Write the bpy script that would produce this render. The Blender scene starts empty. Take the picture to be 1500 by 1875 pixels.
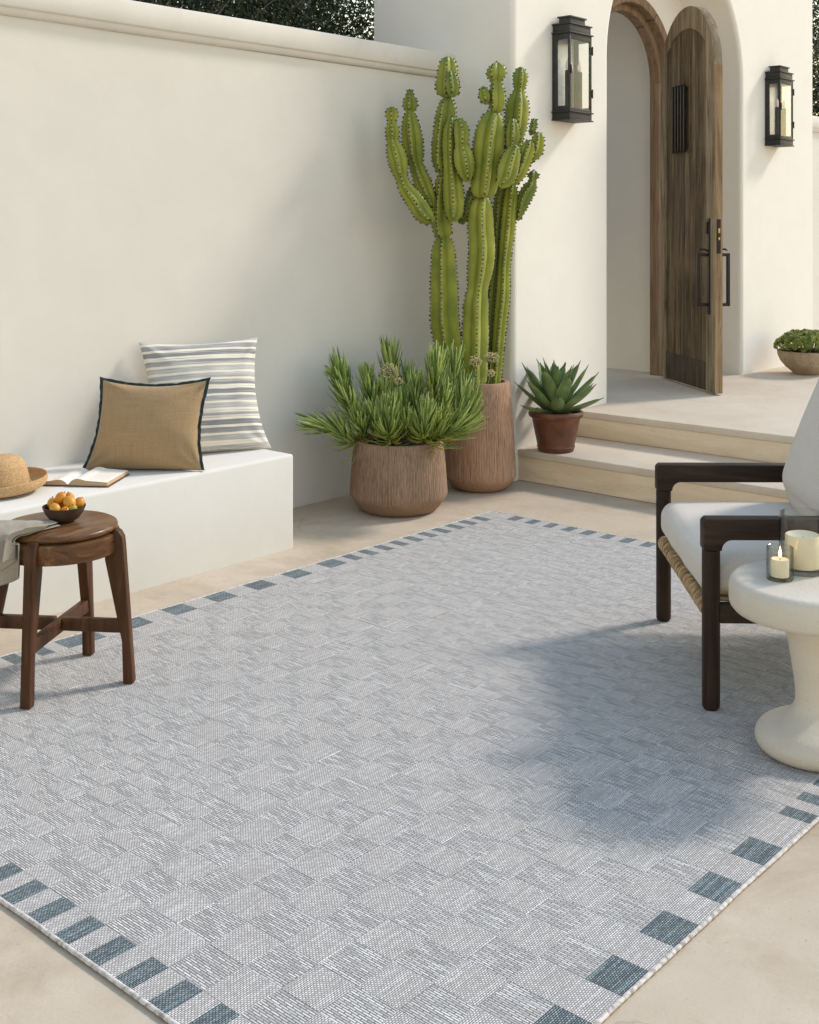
import bpy, bmesh, math, random
from mathutils import Vector, Matrix, noise as mnoise

# ------------------------------------------------------------------ camera, sky, sun, exposure
scene = bpy.context.scene
COL = scene.collection
FPX, HC, HY, CXP = 2186.0, 1.42, 412.0, 750.0
CY, SY = 0.7515, 0.6597            # the viewing direction in plan (x runs along the garden wall, y towards it)

cam_data = bpy.data.cameras.new('camera')
cam = bpy.data.objects.new('camera', cam_data)
COL.objects.link(cam)
cam.location = (0, 0, HC)
cam.rotation_euler = (math.radians(90), 0, math.atan2(SY, CY) - math.radians(90))
cam_data.sensor_fit = 'VERTICAL'
cam_data.sensor_height = 36.0
cam_data.lens = FPX / 1875 * 36
cam_data.shift_y = -(937.5 - HY) / 1875
cam_data.clip_start = 0.05
cam_data.clip_end = 500
scene.camera = cam

SUN_EL = math.radians(37)
SUN_DIR = Vector((0.933, -0.36, 0)).normalized()      # horizontal direction towards the sun
world = bpy.data.worlds.new('World')
scene.world = world
world.use_nodes = True
wn = world.node_tree.nodes
wbg = wn['Background']
sky = wn.new('ShaderNodeTexSky')
sky.sky_type = 'NISHITA'
sky.sun_disc = False
sky.sun_elevation = SUN_EL
sky.sun_rotation = math.atan2(SUN_DIR.x, SUN_DIR.y)
sky.air_density = 2.0
sky.dust_density = 0.1
sky.ozone_density = 0.5
tint = wn.new('ShaderNodeMix'); tint.data_type = 'RGBA'; tint.blend_type = 'MULTIPLY'
tint.inputs[0].default_value = 1.0
tint.inputs[7].default_value = (1.10, 1.0, 0.965, 1)      # the camera's warm white balance
world.node_tree.links.new(sky.outputs[0], tint.inputs[6])
world.node_tree.links.new(tint.outputs[2], wbg.inputs[0])
wbg.inputs[1].default_value = 0.15

sun_data = bpy.data.lights.new('sun', 'SUN')
sun_data.energy = 2.0
sun_data.angle = math.radians(9)
sun_data.color = (1.0, 0.90, 0.79)
sun = bpy.data.objects.new('sun', sun_data)
COL.objects.link(sun)
_sd = Vector((SUN_DIR.x * math.cos(SUN_EL), SUN_DIR.y * math.cos(SUN_EL), math.sin(SUN_EL)))
sun.rotation_euler = _sd.to_track_quat('Z', 'Y').to_euler()
sun.location = (6, -4, 6)

scene.view_settings.view_transform = 'Standard'
scene.view_settings.look = 'None'
scene.view_settings.gamma = 1
scene.view_settings.use_curve_mapping = False
scene.view_settings.exposure = 0.64
scene.cycles.max_bounces = 10
scene.cycles.diffuse_bounces = 5
scene.cycles.transparent_max_bounces = 16
scene.cycles.use_denoising = True

rng = random.Random(7)
PI = math.pi

# ------------------------------------------------------------------ helpers
def at(px, py, D):
    """a point of the place, D metres ahead of the camera, at photograph pixel (px, py)"""
    X = (px - CXP) * D / FPX
    return Vector((CY * D + SY * X, SY * D - CY * X, HC - (py - HY) * D / FPX))

def link(o, parent=None):
    COL.objects.link(o)
    if parent is not None:
        o.parent = parent
    return o

def tag(o, label=None, cat=None, group=None, kind=None):
    if label: o['label'] = label
    if cat: o['category'] = cat
    if group: o['group'] = group
    if kind: o['kind'] = kind
    return o

def empty(name, loc=(0, 0, 0), rz=0.0, label=None, cat=None, group=None, mat=None):
    o = bpy.data.objects.new(name, None)
    o.empty_display_size = 0.1
    if mat is not None:
        o.matrix_world = mat
    else:
        o.location = loc
        o.rotation_euler = (0, 0, rz)
    link(o)
    return tag(o, label, cat, group)

class MB:
    """collects shapes and links them as one mesh object"""
    def __init__(self):
        self.v = []; self.f = []; self.m = []; self.attr = {}
    def add(self, vs, fs, mi=0):
        b = len(self.v)
        self.v.extend([tuple(p) for p in vs])
        self.f.extend([tuple(i + b for i in q) for q in fs])
        self.m.extend([mi] * len(fs))
        return self
    def bm(self, bm, M=None, mi=0):
        bm.verts.ensure_lookup_table()
        for i, q in enumerate(bm.verts): q.index = i
        vs = [(M @ q.co) if M is not None else q.co.copy() for q in bm.verts]
        fs = [[q.index for q in p.verts] for p in bm.faces]
        self.add(vs, fs, mi)
        bm.free()
        return self
    def box(self, lo, hi, bevel=0.0, M=None, mi=0, seg=2):
        bm = bmesh.new()
        c = [(a + b) / 2 for a, b in zip(lo, hi)]
        s = [abs(b - a) for a, b in zip(lo, hi)]
        bmesh.ops.create_cube(bm, size=1.0, matrix=Matrix.Translation(c) @ Matrix.Diagonal((*s, 1)))
        if bevel > 0:
            bmesh.ops.bevel(bm, geom=bm.edges[:], offset=min(bevel, min(s) * .49), segments=seg, profile=.5, affect='EDGES')
        return self.bm(bm, M, mi)
    def prism(self, poly, axis, a, b, bevel=0.0, M=None, mi=0):
        """polygon in the two other axes, extruded along axis from a to b"""
        bm = bmesh.new()
        def P(p, t):
            if axis == 0: return (t, p[0], p[1])
            if axis == 1: return (p[0], t, p[1])
            return (p[0], p[1], t)
        lo = [bm.verts.new(P(p, a)) for p in poly]
        hi = [bm.verts.new(P(p, b)) for p in poly]
        n = len(poly)
        bm.faces.new(lo); bm.faces.new(hi[::-1])
        for i in range(n):
            bm.faces.new((lo[i], hi[i], hi[(i + 1) % n], lo[(i + 1) % n]))
        bmesh.ops.recalc_face_normals(bm, faces=bm.faces[:])
        if bevel > 0:
            es = [e for e in bm.edges if len(e.link_faces) == 2 and e.calc_face_angle(0) > 0.6]
            bmesh.ops.bevel(bm, geom=es, offset=bevel, segments=2, profile=.5, affect='EDGES')
        return self.bm(bm, M, mi)
    def lathe(self, prof, c=(0, 0, 0), seg=48, rfun=None, M=None, mi=0):
        vs = []; fs = []
        n = len(prof)
        for j in range(seg):
            a = 2 * PI * j / seg
            for (r, z) in prof:
                rr = rfun(r, z, a) if rfun else r
                p = Vector((c[0] + rr * math.cos(a), c[1] + rr * math.sin(a), c[2] + z))
                vs.append(M @ p if M is not None else p)
        for j in range(seg):
            k = (j + 1) % seg
            for i in range(n - 1):
                if prof[i][0] < 1e-6:
                    fs.append((j * n + i, k * n + i + 1, j * n + i + 1))
                elif prof[i + 1][0] < 1e-6:
                    fs.append((j * n + i, k * n + i, j * n + i + 1))
                else:
                    fs.append((j * n + i, k * n + i, k * n + i + 1, j * n + i + 1))
        return self.add(vs, fs, mi)
    def tube(self, path, rad, seg=10, cap=True, mi=0, ell=1.0):
        path = [Vector(p) for p in path]
        n = len(path)
        if not hasattr(rad, '__len__'): rad = [rad] * n
        vs = []; fs = []
        up = None
        for i in range(n):
            t = (path[min(i + 1, n - 1)] - path[max(i - 1, 0)]).normalized()
            if up is None:
                up = Vector((0, 0, 1)) if abs(t.z) < .9 else Vector((1, 0, 0))
            side = t.cross(up)
            if side.length < 1e-6: side = t.orthogonal()
            side.normalize()
            up = side.cross(t).normalized()
            for k in range(seg):
                a = 2 * PI * k / seg
                vs.append(path[i] + side * (rad[i] * math.cos(a)) + up * (rad[i] * ell * math.sin(a)))
        for i in range(n - 1):
            for k in range(seg):
                q = (k + 1) % seg
                fs.append((i * seg + k, i * seg + q, (i + 1) * seg + q, (i + 1) * seg + k))
        if cap:
            fs.append(tuple(range(seg))[::-1])
            fs.append(tuple((n - 1) * seg + k for k in range(seg)))
        return self.add(vs, fs, mi)
    def ball(self, c, r, sub=2, M=None, mi=0):
        bm = bmesh.new()
        bmesh.ops.create_icosphere(bm, subdivisions=sub, radius=1.0)
        if not hasattr(r, '__len__'): r = (r, r, r)
        T = Matrix.Translation(c) @ (M if M is not None else Matrix.Identity(4)) @ Matrix.Diagonal((*r, 1))
        return self.bm(bm, T, mi)
    def build(self, name, mats, parent=None, smooth=35, loc=None):
        me = bpy.data.meshes.new(name)
        me.from_pydata(self.v, [], self.f)
        if not isinstance(mats, (list, tuple)): mats = [mats]
        for m in mats: me.materials.append(m)
        if len(mats) > 1:
            me.polygons.foreach_set('material_index', self.m)
        if smooth:
            me.polygons.foreach_set('use_smooth', [True] * len(me.polygons))
        for k, vals in self.attr.items():
            at_ = me.attributes.new(k, 'FLOAT', 'POINT')
            at_.data.foreach_set('value', vals)
        me.update()
        if smooth and smooth < 180:
            me.set_sharp_from_angle(angle=math.radians(smooth))
        o = bpy.data.objects.new(name, me)
        if loc is not None: o.location = loc
        return link(o, parent)

def arc(cx, cz, r, a0, a1, n):
    return [(cx + r * math.cos(a0 + (a1 - a0) * i / n), cz + r * math.sin(a0 + (a1 - a0) * i / n)) for i in range(n + 1)]

# ------------------------------------------------------------------ materials
class NT:
    def __init__(self, name):
        self.mat = bpy.data.materials.new(name)
        self.mat.use_nodes = True
        self.n = self.mat.node_tree.nodes
        self.l = self.mat.node_tree.links
        self.b = self.n['Principled BSDF']
        self._tc = None
    def new(self, t): return self.n.new(t)
    def co(self, scale=(1, 1, 1), rot=(0, 0, 0), src='Object'):
        if self._tc is None: self._tc = self.new('ShaderNodeTexCoord')
        m = self.new('ShaderNodeMapping')
        m.inputs['Scale'].default_value = scale
        m.inputs['Rotation'].default_value = rot
        self.l.new(self._tc.outputs[src], m.inputs[0])
        return m.outputs[0]
    def noise(self, scale, vec=None, detail=4, rough=.55, dist=0.0):
        t = self.new('ShaderNodeTexNoise')
        t.inputs['Scale'].default_value = scale
        t.inputs['Detail'].default_value = detail
        t.inputs['Roughness'].default_value = rough
        t.inputs['Distortion'].default_value = dist
        self.l.new(vec if vec is not None else self.co(), t.inputs['Vector'])
        return t.outputs['Fac']
    def ramp(self, fac, stops):
        r = self.new('ShaderNodeValToRGB')
        e = r.color_ramp.elements
        while len(e) < len(stops): e.new(.5)
        for el, (p, c) in zip(e, stops):
            el.position = p
            el.color = (*c, 1) if hasattr(c, '__len__') else (c, c, c, 1)
        self.l.new(fac, r.inputs[0])
        return r.outputs[0]
    def mix(self, a, b, fac, mode='MIX'):
        m = self.new('ShaderNodeMix')
        m.data_type = 'RGBA'; m.blend_type = mode
        for s, x in ((6, a), (7, b)):
            if hasattr(x, 'is_output') or hasattr(x, 'links'): self.l.new(x, m.inputs[s])
            else: m.inputs[s].default_value = (*x, 1)
        if hasattr(fac, 'links'): self.l.new(fac, m.inputs[0])
        else: m.inputs[0].default_value = fac
        return m.outputs[2]
    def math(self, op, a, b=0.0):
        m = self.new('ShaderNodeMath'); m.operation = op
        for i, x in enumerate((a, b)):
            if hasattr(x, 'links'): self.l.new(x, m.inputs[i])
            else: m.inputs[i].default_value = x
        return m.outputs[0]
    def attr(self, name):
        a = self.new('ShaderNodeAttribute'); a.attribute_name = name
        return a.outputs['Fac']
    def rand(self):
        return self.new('ShaderNodeObjectInfo').outputs['Random']
    def bump(self, h, dist=.002, strength=.6, prev=None):
        b = self.new('ShaderNodeBump')
        b.inputs['Distance'].default_value = dist
        b.inputs['Strength'].default_value = strength
        self.l.new(h, b.inputs['Height'])
        if prev is not None: self.l.new(prev, b.inputs['Normal'])
        return b.outputs[0]
    def out(self, color=None, rough=.6, normal=None, spec=.35, metal=0.0, sheen=0.0, coat=0.0, sss=0.0):
        b = self.b
        if color is not None:
            if hasattr(color, 'links'): self.l.new(color, b.inputs['Base Color'])
            else: b.inputs['Base Color'].default_value = (*color, 1)
        if hasattr(rough, 'links'): self.l.new(rough, b.inputs['Roughness'])
        else: b.inputs['Roughness'].default_value = rough
        b.inputs['Specular IOR Level'].default_value = spec
        b.inputs['Metallic'].default_value = metal
        b.inputs['Sheen Weight'].default_value = sheen
        b.inputs['Coat Weight'].default_value = coat
        if sss:
            b.inputs['Subsurface Weight'].default_value = sss
            b.inputs['Subsurface Radius'].default_value = (.02, .015, .008)
            b.inputs['Subsurface Scale'].default_value = .5
        if normal is not None: self.l.new(normal, b.inputs['Normal'])
        return self.mat

def m_plaster(name, a, b, bump=.0025):
    t = NT(name)
    n1 = t.noise(.9, detail=5, rough=.6)
    n2 = t.noise(5.0, detail=6, rough=.65, dist=.6)
    c = t.mix(t.ramp(n1, [(.3, a), (.72, b)]), t.ramp(n2, [(.3, tuple(x * .95 for x in a)), (.7, b)]), .4)
    n3 = t.noise(60, detail=4)
    n4 = t.noise(3.0, detail=3)
    nb = t.bump(n4, .012, .22)
    return t.out(c, .9, t.bump(n3, bump * .3, .35, nb), spec=.15)

def m_floor(name, a, b, stain, sc=1.0, cracks=.7):
    t = NT(name)
    n1 = t.noise(1.1 * sc, detail=9, rough=.68, dist=.25)
    c = t.ramp(n1, [(.3, a), (.68, b)])
    n2 = t.noise(2.2 * sc, detail=9, rough=.72, dist=.3)
    c = t.mix(c, stain, t.ramp(n2, [(.47, 0.0), (.72, .8)]))
    n3 = t.noise(38, t.co((1, 1.7, 1), (0, 0, .7)), detail=3, rough=.7)
    c = t.mix(c, tuple(x * .62 for x in stain), t.ramp(n3, [(.66, 0.0), (.74, .55)]))
    v = t.new('ShaderNodeTexVoronoi'); v.feature = 'DISTANCE_TO_EDGE'; v.inputs['Scale'].default_value = .55
    wv = t.new('ShaderNodeVectorMath'); wv.operation = 'ADD'
    nz = t.new('ShaderNodeTexNoise'); nz.inputs['Scale'].default_value = 3.0; nz.inputs['Detail'].default_value = 6
    t.l.new(t.co(), nz.inputs['Vector'])
    sc3 = t.new('ShaderNodeVectorMath'); sc3.operation = 'SCALE'; sc3.inputs['Scale'].default_value = .55
    t.l.new(nz.outputs['Color'], sc3.inputs[0]); t.l.new(t.co(), wv.inputs[0]); t.l.new(sc3.outputs[0], wv.inputs[1])
    t.l.new(wv.outputs[0], v.inputs['Vector'])
    crack = t.math('MULTIPLY', t.ramp(v.outputs['Distance'], [(.0, 1.0), (.0035, 0.0)]), t.ramp(t.noise(1.3, detail=2), [(.5, 0.0), (.6, cracks)]))
    c = t.mix(c, tuple(x * .5 for x in stain), crack)
    spk = t.noise(95, t.co((1, 1.4, 1), (0, 0, .4)), detail=2, rough=.8)
    c = t.mix(c, tuple(x * .5 for x in stain), t.ramp(spk, [(.68, 0.0), (.76, .6)]))
    n5 = t.noise(150, detail=2)
    c = t.mix(c, tuple(x * .8 for x in b), t.ramp(n5, [(.4, 0.0), (.7, .3)]))
    n4 = t.noise(120, detail=4)
    r = t.ramp(n2, [(.3, .55), (.7, .8)])
    return t.out(c, r, t.bump(n4, .0012, .5, t.bump(n1, .01, .2)), spec=.3)

def m_travertine(name, a, b, dark):
    t = NT(name)
    n1 = t.noise(1.0, t.co((1.2, 1.2, 7.0), (.5, .2, .3)), detail=7, rough=.6, dist=1.4)
    c = t.ramp(n1, [(.32, a), (.66, b)])
    n2 = t.noise(4.0, t.co((1.2, 1.2, 4), (.55, .2, 0)), detail=8, rough=.7, dist=2.0)
    c = t.mix(c, dark, t.ramp(n2, [(.55, 0.0), (.8, .5)]))
    v = t.new('ShaderNodeTexVoronoi'); v.inputs['Scale'].default_value = 42
    t.l.new(t.co((1, 1, 2.0)), v.inputs['Vector'])
    pit = t.ramp(v.outputs['Distance'], [(.05, 1.0), (.14, 0.0)])
    msk = t.ramp(t.noise(3.0, detail=3), [(.52, 0.0), (.6, 1.0)])
    pm = t.math('MULTIPLY', pit, msk)
    c = t.mix(c, tuple(x * .5 for x in dark), t.math('MULTIPLY', pm, .7))
    return t.out(c, .7, t.bump(t.math('SUBTRACT', t.noise(70, detail=3), pm), .0015, .6), spec=.25)

def m_wood(name, dark, mid, light, grain=(24, 24, 1.6), rough=.5, bump=.0015, coat=0.0, vary=.35, spec=.35, spread=.22):
    t = NT(name)
    vec = t.co(grain)
    r = t.rand()
    off = t.new('ShaderNodeVectorMath'); off.operation = 'ADD'
    cmb = t.new('ShaderNodeCombineXYZ')
    t.l.new(t.math('MULTIPLY', r, 37.0), cmb.inputs[0]); t.l.new(t.math('MULTIPLY', r, 91.0), cmb.inputs[2])
    t.l.new(vec, off.inputs[0]); t.l.new(cmb.outputs[0], off.inputs[1])
    n1 = t.noise(1.0, off.outputs[0], detail=9, rough=.66, dist=1.1)
    c = t.ramp(n1, [(.5 - spread, dark), (.5, mid), (.5 + spread, light)])
    n2 = t.noise(4.5, off.outputs[0], detail=4, rough=.6)
    c = t.mix(c, tuple(x * .45 for x in dark), t.ramp(n2, [(.6, 0.0), (.78, .7)]))
    n3 = t.noise(3.2, detail=4)
    c = t.mix(c, light, t.math('MULTIPLY', t.ramp(n3, [(.45, 0.0), (.75, 1.0)]), vary))
    return t.out(c, rough, t.bump(n1, bump, .7, t.bump(n2, bump * .6, .6)), spec=spec, coat=coat)

def m_fabric(name, c1, c2, scale=900, mottle=.25, bump=.0006, sheen=.15, flat=False):
    t = NT(name)
    n = t.noise(14, detail=6, rough=.6)
    if flat:             # woven in the object's own x-z plane
        ch = t.new('ShaderNodeTexBrick')
        ch.inputs['Scale'].default_value = 1.0
        ch.inputs['Brick Width'].default_value = .8; ch.inputs['Row Height'].default_value = .4
        ch.inputs['Mortar Size'].default_value = .07
        ch.inputs['Color1'].default_value = (*c1, 1); ch.inputs['Color2'].default_value = (*c2, 1)
        ch.inputs['Mortar'].default_value = (*[x * .55 for x in c2], 1)
        t.l.new(t.co((scale * .35, 0, scale * .35), (PI / 2, 0, 0)), ch.inputs['Vector'])
        base = ch.outputs['Color']
        st = t.noise(1.0, t.co((260, 1, 8)), detail=3); st2 = t.noise(1.0, t.co((8, 1, 260)), detail=3)
        base = t.mix(base, tuple(x * .6 for x in c2), t.math('MULTIPLY', t.ramp(t.math('ADD', t.math('MULTIPLY', st, .5), t.math('MULTIPLY', st2, .5)), [(.48, 0.0), (.62, 1.0)]), .5))
    else:
        base = t.ramp(t.noise(scale * .6, detail=2), [(.35, tuple(x * .8 for x in c2)), (.5, c2), (.65, c1)])
    c = t.mix(base, tuple(x * .78 for x in c2), t.math('MULTIPLY', t.ramp(n, [(.35, 0.0), (.7, 1.0)]), mottle))
    h = t.noise(scale * .5, detail=2)
    return t.out(c, .92, t.bump(h, bump, .6), spec=.12, sheen=sheen)

def m_simple(name, c, rough=.5, metal=0.0, spec=.4, var=.15, sc=30, bump=.0004, coat=0.0):
    t = NT(name)
    n = t.noise(sc, detail=5)
    col = t.ramp(n, [(.3, tuple(x * (1 - var) for x in c)), (.7, tuple(min(1, x * (1 + var)) for x in c))])
    r = t.ramp(n, [(.3, max(.03, rough - .08)), (.7, rough + .08)])
    return t.out(col, r, t.bump(t.noise(sc * 6, detail=2), bump, .4), spec=spec, metal=metal, coat=coat)

def m_glass(name, tint=(1, 1, 1), gl=.09, rough=.0, edge=None):
    t = NT(name)
    t.n.remove(t.b)
    tr = t.new('ShaderNodeBsdfTransparent'); tr.inputs[0].default_value = (*tint, 1)
    g = t.new('ShaderNodeBsdfGlossy'); g.inputs['Roughness'].default_value = rough
    lw = t.new('ShaderNodeLayerWeight'); lw.inputs[0].default_value = .5
    if edge is not None:      # the longer way through a wall seen edge on takes more light
        t.l.new(t.ramp(lw.outputs['Facing'], [(.35, tint), (.95, edge)]), tr.inputs[0])
    fac = t.math('ADD', t.math('MULTIPLY', t.math('POWER', lw.outputs['Facing'], 4.0), .75), gl * .35)
    mx = t.new('ShaderNodeMixShader')
    t.l.new(fac, mx.inputs[0]); t.l.new(tr.outputs[0], mx.inputs[1]); t.l.new(g.outputs[0], mx.inputs[2])
    t.l.new(mx.outputs[0], t.n['Material Output'].inputs[0])
    return t.mat

M = {}
M['wall'] = m_plaster('garden_wall_plaster', (.64, .613, .567), (.675, .65, .605))
M['housewall'] = m_plaster('house_plaster', (.755, .725, .68), (.79, .765, .72))
M['bench'] = m_plaster('bench_plaster', (.635, .615, .575), (.68, .66, .62))
M['coping'] = m_plaster('coping_plaster', (.63, .60, .555), (.72, .69, .645))
M['ground'] = m_floor('patio_stone', (.46, .37, .275), (.605, .51, .40), (.345, .255, .165), cracks=.35)
M['terrace'] = m_floor('terrace_stone', (.60, .50, .395), (.72, .625, .515), (.54, .435, .33), sc=.8, cracks=.0)
M['riser'] = m_travertine('riser_travertine', (.70, .55, .385), (.82, .68, .51), (.48, .335, .20))
M['oldwood'] = m_wood('weathered_wood', (.055, .038, .024), (.13, .093, .058), (.25, .19, .125), rough=.8, bump=.006, vary=.65, spec=.2, spread=.15)
M['oldwood_light'] = m_wood('weathered_wood_pale', (.115, .09, .058), (.225, .18, .12), (.36, .30, .215), rough=.8, bump=.006, vary=.65, spec=.2, spread=.15)
M['oldwood_dark'] = m_wood('weathered_wood_dark', (.030, .023, .017), (.062, .048, .036), (.115, .092, .068), rough=.8, bump=.004, vary=.2, spec=.2, spread=.15)
M['oldwood_mid'] = m_wood('weathered_wood_mid', (.045, .033, .022), (.10, .076, .05), (.20, .155, .105), rough=.8, bump=.006, vary=.5, spec=.2, spread=.15)
M['edgewood'] = m_wood('edge_wood', (.10, .065, .035), (.27, .185, .105), (.44, .32, .20), rough=.75, bump=.003, vary=.4, spec=.2)
M['framewood'] = m_wood('frame_wood', (.13, .075, .042), (.25, .165, .105), (.37, .27, .185), rough=.7, bump=.003, vary=.3, spec=.25)
M['stoolwood'] = m_wood('stool_wood', (.026, .010, .0045), (.066, .027, .011), (.13, .058, .025), rough=.48, bump=.0008, coat=.0, vary=.35, spec=.22)
M['stooltop'] = m_wood('stool_top_wood', (.045, .018, .0065), (.13, .058, .022), (.30, .165, .075), grain=(3, 26, 26), rough=.36, bump=.0008, coat=.05, vary=.45, spec=.3)
M['chairwood'] = m_wood('chair_wood', (.013, .0068, .0042), (.028, .0155, .0098), (.056, .036, .025), rough=.5, bump=.0005, vary=.4, spec=.2)
M['chairwood_arm'] = m_wood('chair_arm_wood', (.013, .0068, .0042), (.028, .0155, .0098), (.056, .036, .025), grain=(26, 1.8, 26), rough=.5, bump=.0005, vary=.4, spec=.2)
M['iron'] = m_simple('dark_iron', (.035, .03, .028), .5, .6, var=.3)
M['lantern'] = m_simple('lantern_metal', (.045, .045, .045), .55, .45, var=.3, sc=20)
M['brass'] = m_simple('brass', (.55, .36, .10), .35, 1.0)
M['mirror'] = m_simple('lantern_backplate', (.60, .62, .635), .3, .15, var=.05, sc=8)
M['glass'] = m_glass('pane_glass', (.98, .985, .98), gl=.05)
M['tumbler'] = m_glass('tumbler_glass', (.955, .955, .935), gl=.08, edge=(.36, .39, .37))
M['bulb'] = m_simple('candle_bulb', (.85, .68, .58), .2, var=.05)
M['soil'] = m_simple('soil', (.045, .036, .028), .95, var=.5, sc=80, bump=.006, spec=.1)
M['wax'] = m_simple('candle_wax', (.86, .77, .57), .5, var=.04)
M['wick'] = m_simple('wick', (.03, .025, .02), .9)
t = NT('flame'); t.b.inputs['Emission Color'].default_value = (1, .55, .18, 1); t.b.inputs['Emission Strength'].default_value = 9
M['flame'] = t.out((1, .6, .3), .5)

# ------------------------------------------------------------------ the setting: ground and terrace
FACV, HU0, HU1, HBACK, HTOP = 3.93, 5.348, 9.45, 4.984, 3.8
PZ, S1 = 0.325, 0.173                # terrace top and lower step top
AU, AZ, AR = 7.243, 2.45, 0.911      # centre, spring height and radius of the outer arch
RR = 0.635                           # half width of the rear opening
FR = 0.46                            # half width inside the door frame

g = MB()
g.add([(-60, -60, 0), (60, -60, 0), (60, 60, 0), (-60, 60, 0)], [(0, 1, 2, 3)])
tag(g.build('ground', M['ground'], smooth=0), 'pale beige stained concrete patio floor', kind='structure')

tb = MB().box((5.965, -8, 0.006), (24, 12, PZ - .042))
terrace = tag(tb.build('terrace', M['riser'], smooth=0), kind='structure')
tr = MB().box((5.952, -8, PZ - .04), (24, 12, PZ), .005)
tr.build('tread', M['terrace'], terrace)
ri = MB().box((5.958, -8, S1 + .001), (5.964, FACV + .3, PZ - .041), 0)
ri.build('riser', M['riser'], terrace)
st = MB().box((5.402, -8, .006), (5.95, FACV + .3, S1 - .042))
step = tag(st.build('step', M['riser'], smooth=0), kind='structure')
MB().box((5.388, -8, S1 - .04), (5.951, FACV + .3, S1), .005).build('tread', M['terrace'], step)
MB().box((5.394, -8, .003), (5.401, FACV + .3, S1 - .041), 0).build('riser', M['riser'], step)

# ------------------------------------------------------------------ gate house with the arched entrance
house = empty('house', (7.4, 4.4, 0), 0, 'cream plastered entrance house with a deep arched doorway', 'house')
house_off = Vector((-7.4, -4.4, 0))
def hbuild(mb, name, mats, parent=None, smooth=35):
    mb.v = [tuple(Vector(p) + house_off) for p in mb.v]
    return mb.build(name, mats, parent or house, smooth)

w = MB()
# arched opening, front: rounded edge then the reveal
N = 40
path = [(AU - AR, 0.0, -1, 0)] + [(AU + AR * math.cos(a), AZ + AR * math.sin(a), math.cos(a), math.sin(a)) for a in [PI - PI * i / N for i in range(N + 1)]] + [(AU + AR, 0.0, 1, 0)]
e = .03
prof = [(e, 0), (e * .45, e * .12), (e * .12, e * .45), (0, e), (0, .37)]
vs = []; fs = []
for (pu, pz, nx, nz) in path:
    for (o_, d_) in prof:
        vs.append((pu + nx * o_, FACV + d_, pz + nz * o_))
n = len(prof)
for i in range(len(path) - 1):
    for k in range(n - 1):
        fs.append((i * n + k, i * n + k + 1, (i + 1) * n + k + 1, (i + 1) * n + k))
w.add(vs, fs)
# facade sheet round the arch
rc = .03
vs = []; fs = []
outer = AR + e
L0, R0 = HU0 + rc, HU1 - rc
def quad(a, b, c, d): w.add([a, b, c, d], [(0, 1, 2, 3)])
quad((L0, FACV, 0), (AU - outer, FACV, 0), (AU - outer, FACV, AZ), (L0, FACV, AZ))
quad((AU + outer, FACV, 0), (R0, FACV, 0), (R0, FACV, AZ), (AU + outer, FACV, AZ))
quad((L0, FACV, AZ), (AU - outer, FACV, AZ), (AU - outer, FACV, HTOP), (L0, FACV, HTOP))
quad((AU + outer, FACV, AZ), (R0, FACV, AZ), (R0, FACV, HTOP), (AU + outer, FACV, HTOP))
ap = [(AU + outer * math.cos(PI - PI * i / N), AZ + outer * math.sin(PI - PI * i / N)) for i in range(N + 1)]
for i in range(N):
    (a, b), (c, d) = ap[i], ap[i + 1]
    quad((a, FACV, b), (c, FACV, d), (c, FACV, HTOP), (a, FACV, HTOP))
# other outer sides with rounded vertical corners
plan = [(L0, FACV)] + [(HU0 + rc - rc * math.sin(x), FACV + rc - rc * math.cos(x)) for x in [PI / 2 * i / 4 for i in range(1, 5)]] + [(HU0, HBACK - .002)]
for (a, b), (c, d) in zip(plan, plan[1:]):
    quad((a, b, 0), (a, b, HTOP), (c, d, HTOP), (c, d, 0))
plan = [(R0, FACV)] + [(HU1 - rc + rc * math.sin(x), FACV + rc - rc * math.cos(x)) for x in [PI / 2 * i / 4 for i in range(1, 5)]] + [(HU1, HBACK - .002)]
for (a, b), (c, d) in zip(plan, plan[1:]):
    quad((a, b, 0), (c, d, 0), (c, d, HTOP), (a, b, HTOP))
# back of the niche (front of it) and the rear face, each with its arched hole
def arch_wall(v, u0, u1, top, r, uc=AU):
    quad((u0, v, 0), (uc - r, v, 0), (uc - r, v, AZ), (u0, v, AZ))
    quad((uc + r, v, 0), (u1, v, 0), (u1, v, AZ), (uc + r, v, AZ))
    ap = [(uc + r * math.cos(PI - PI * i / N), AZ + r * math.sin(PI - PI * i / N)) for i in range(N + 1)]
    if r < u1 - uc:
        quad((u0, v, AZ), (uc - r, v, AZ), (uc - r, v, top), (u0, v, top))
        quad((uc + r, v, AZ), (u1, v, AZ), (u1, v, top), (uc + r, v, top))
    for i in range(N):
        (a, b), (c, d) = ap[i], ap[i + 1]
        quad((a, v, b), (c, v, d), (c, v, top), (a, v, top))
arch_wall(FACV + .37, AU - AR - .05, AU + AR + .05, AZ + AR + .06, .56)
arch_wall(4.42, AU - AR - .05, AU + AR + .05, AZ + AR + .06, FR + .03)
arch_wall(HBACK, HU0, HU1, HTOP, RR)
# rear reveal
pr = [(AU - RR, 0.0)] + [(AU + RR * math.cos(PI - PI * i / N), AZ + RR * math.sin(PI - PI * i / N)) for i in range(N + 1)] + [(AU + RR, 0.0)]
for (a, b), (c, d) in zip(pr, pr[1:]):
    quad((a, 4.421, b), (c, 4.421, d), (c, HBACK, d), (a, HBACK, b))
quad((HU0, FACV, HTOP), (HU1, FACV, HTOP), (HU1, HBACK, HTOP), (HU0, HBACK, HTOP))
hbuild(w, 'wall', M['housewall'])

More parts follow.
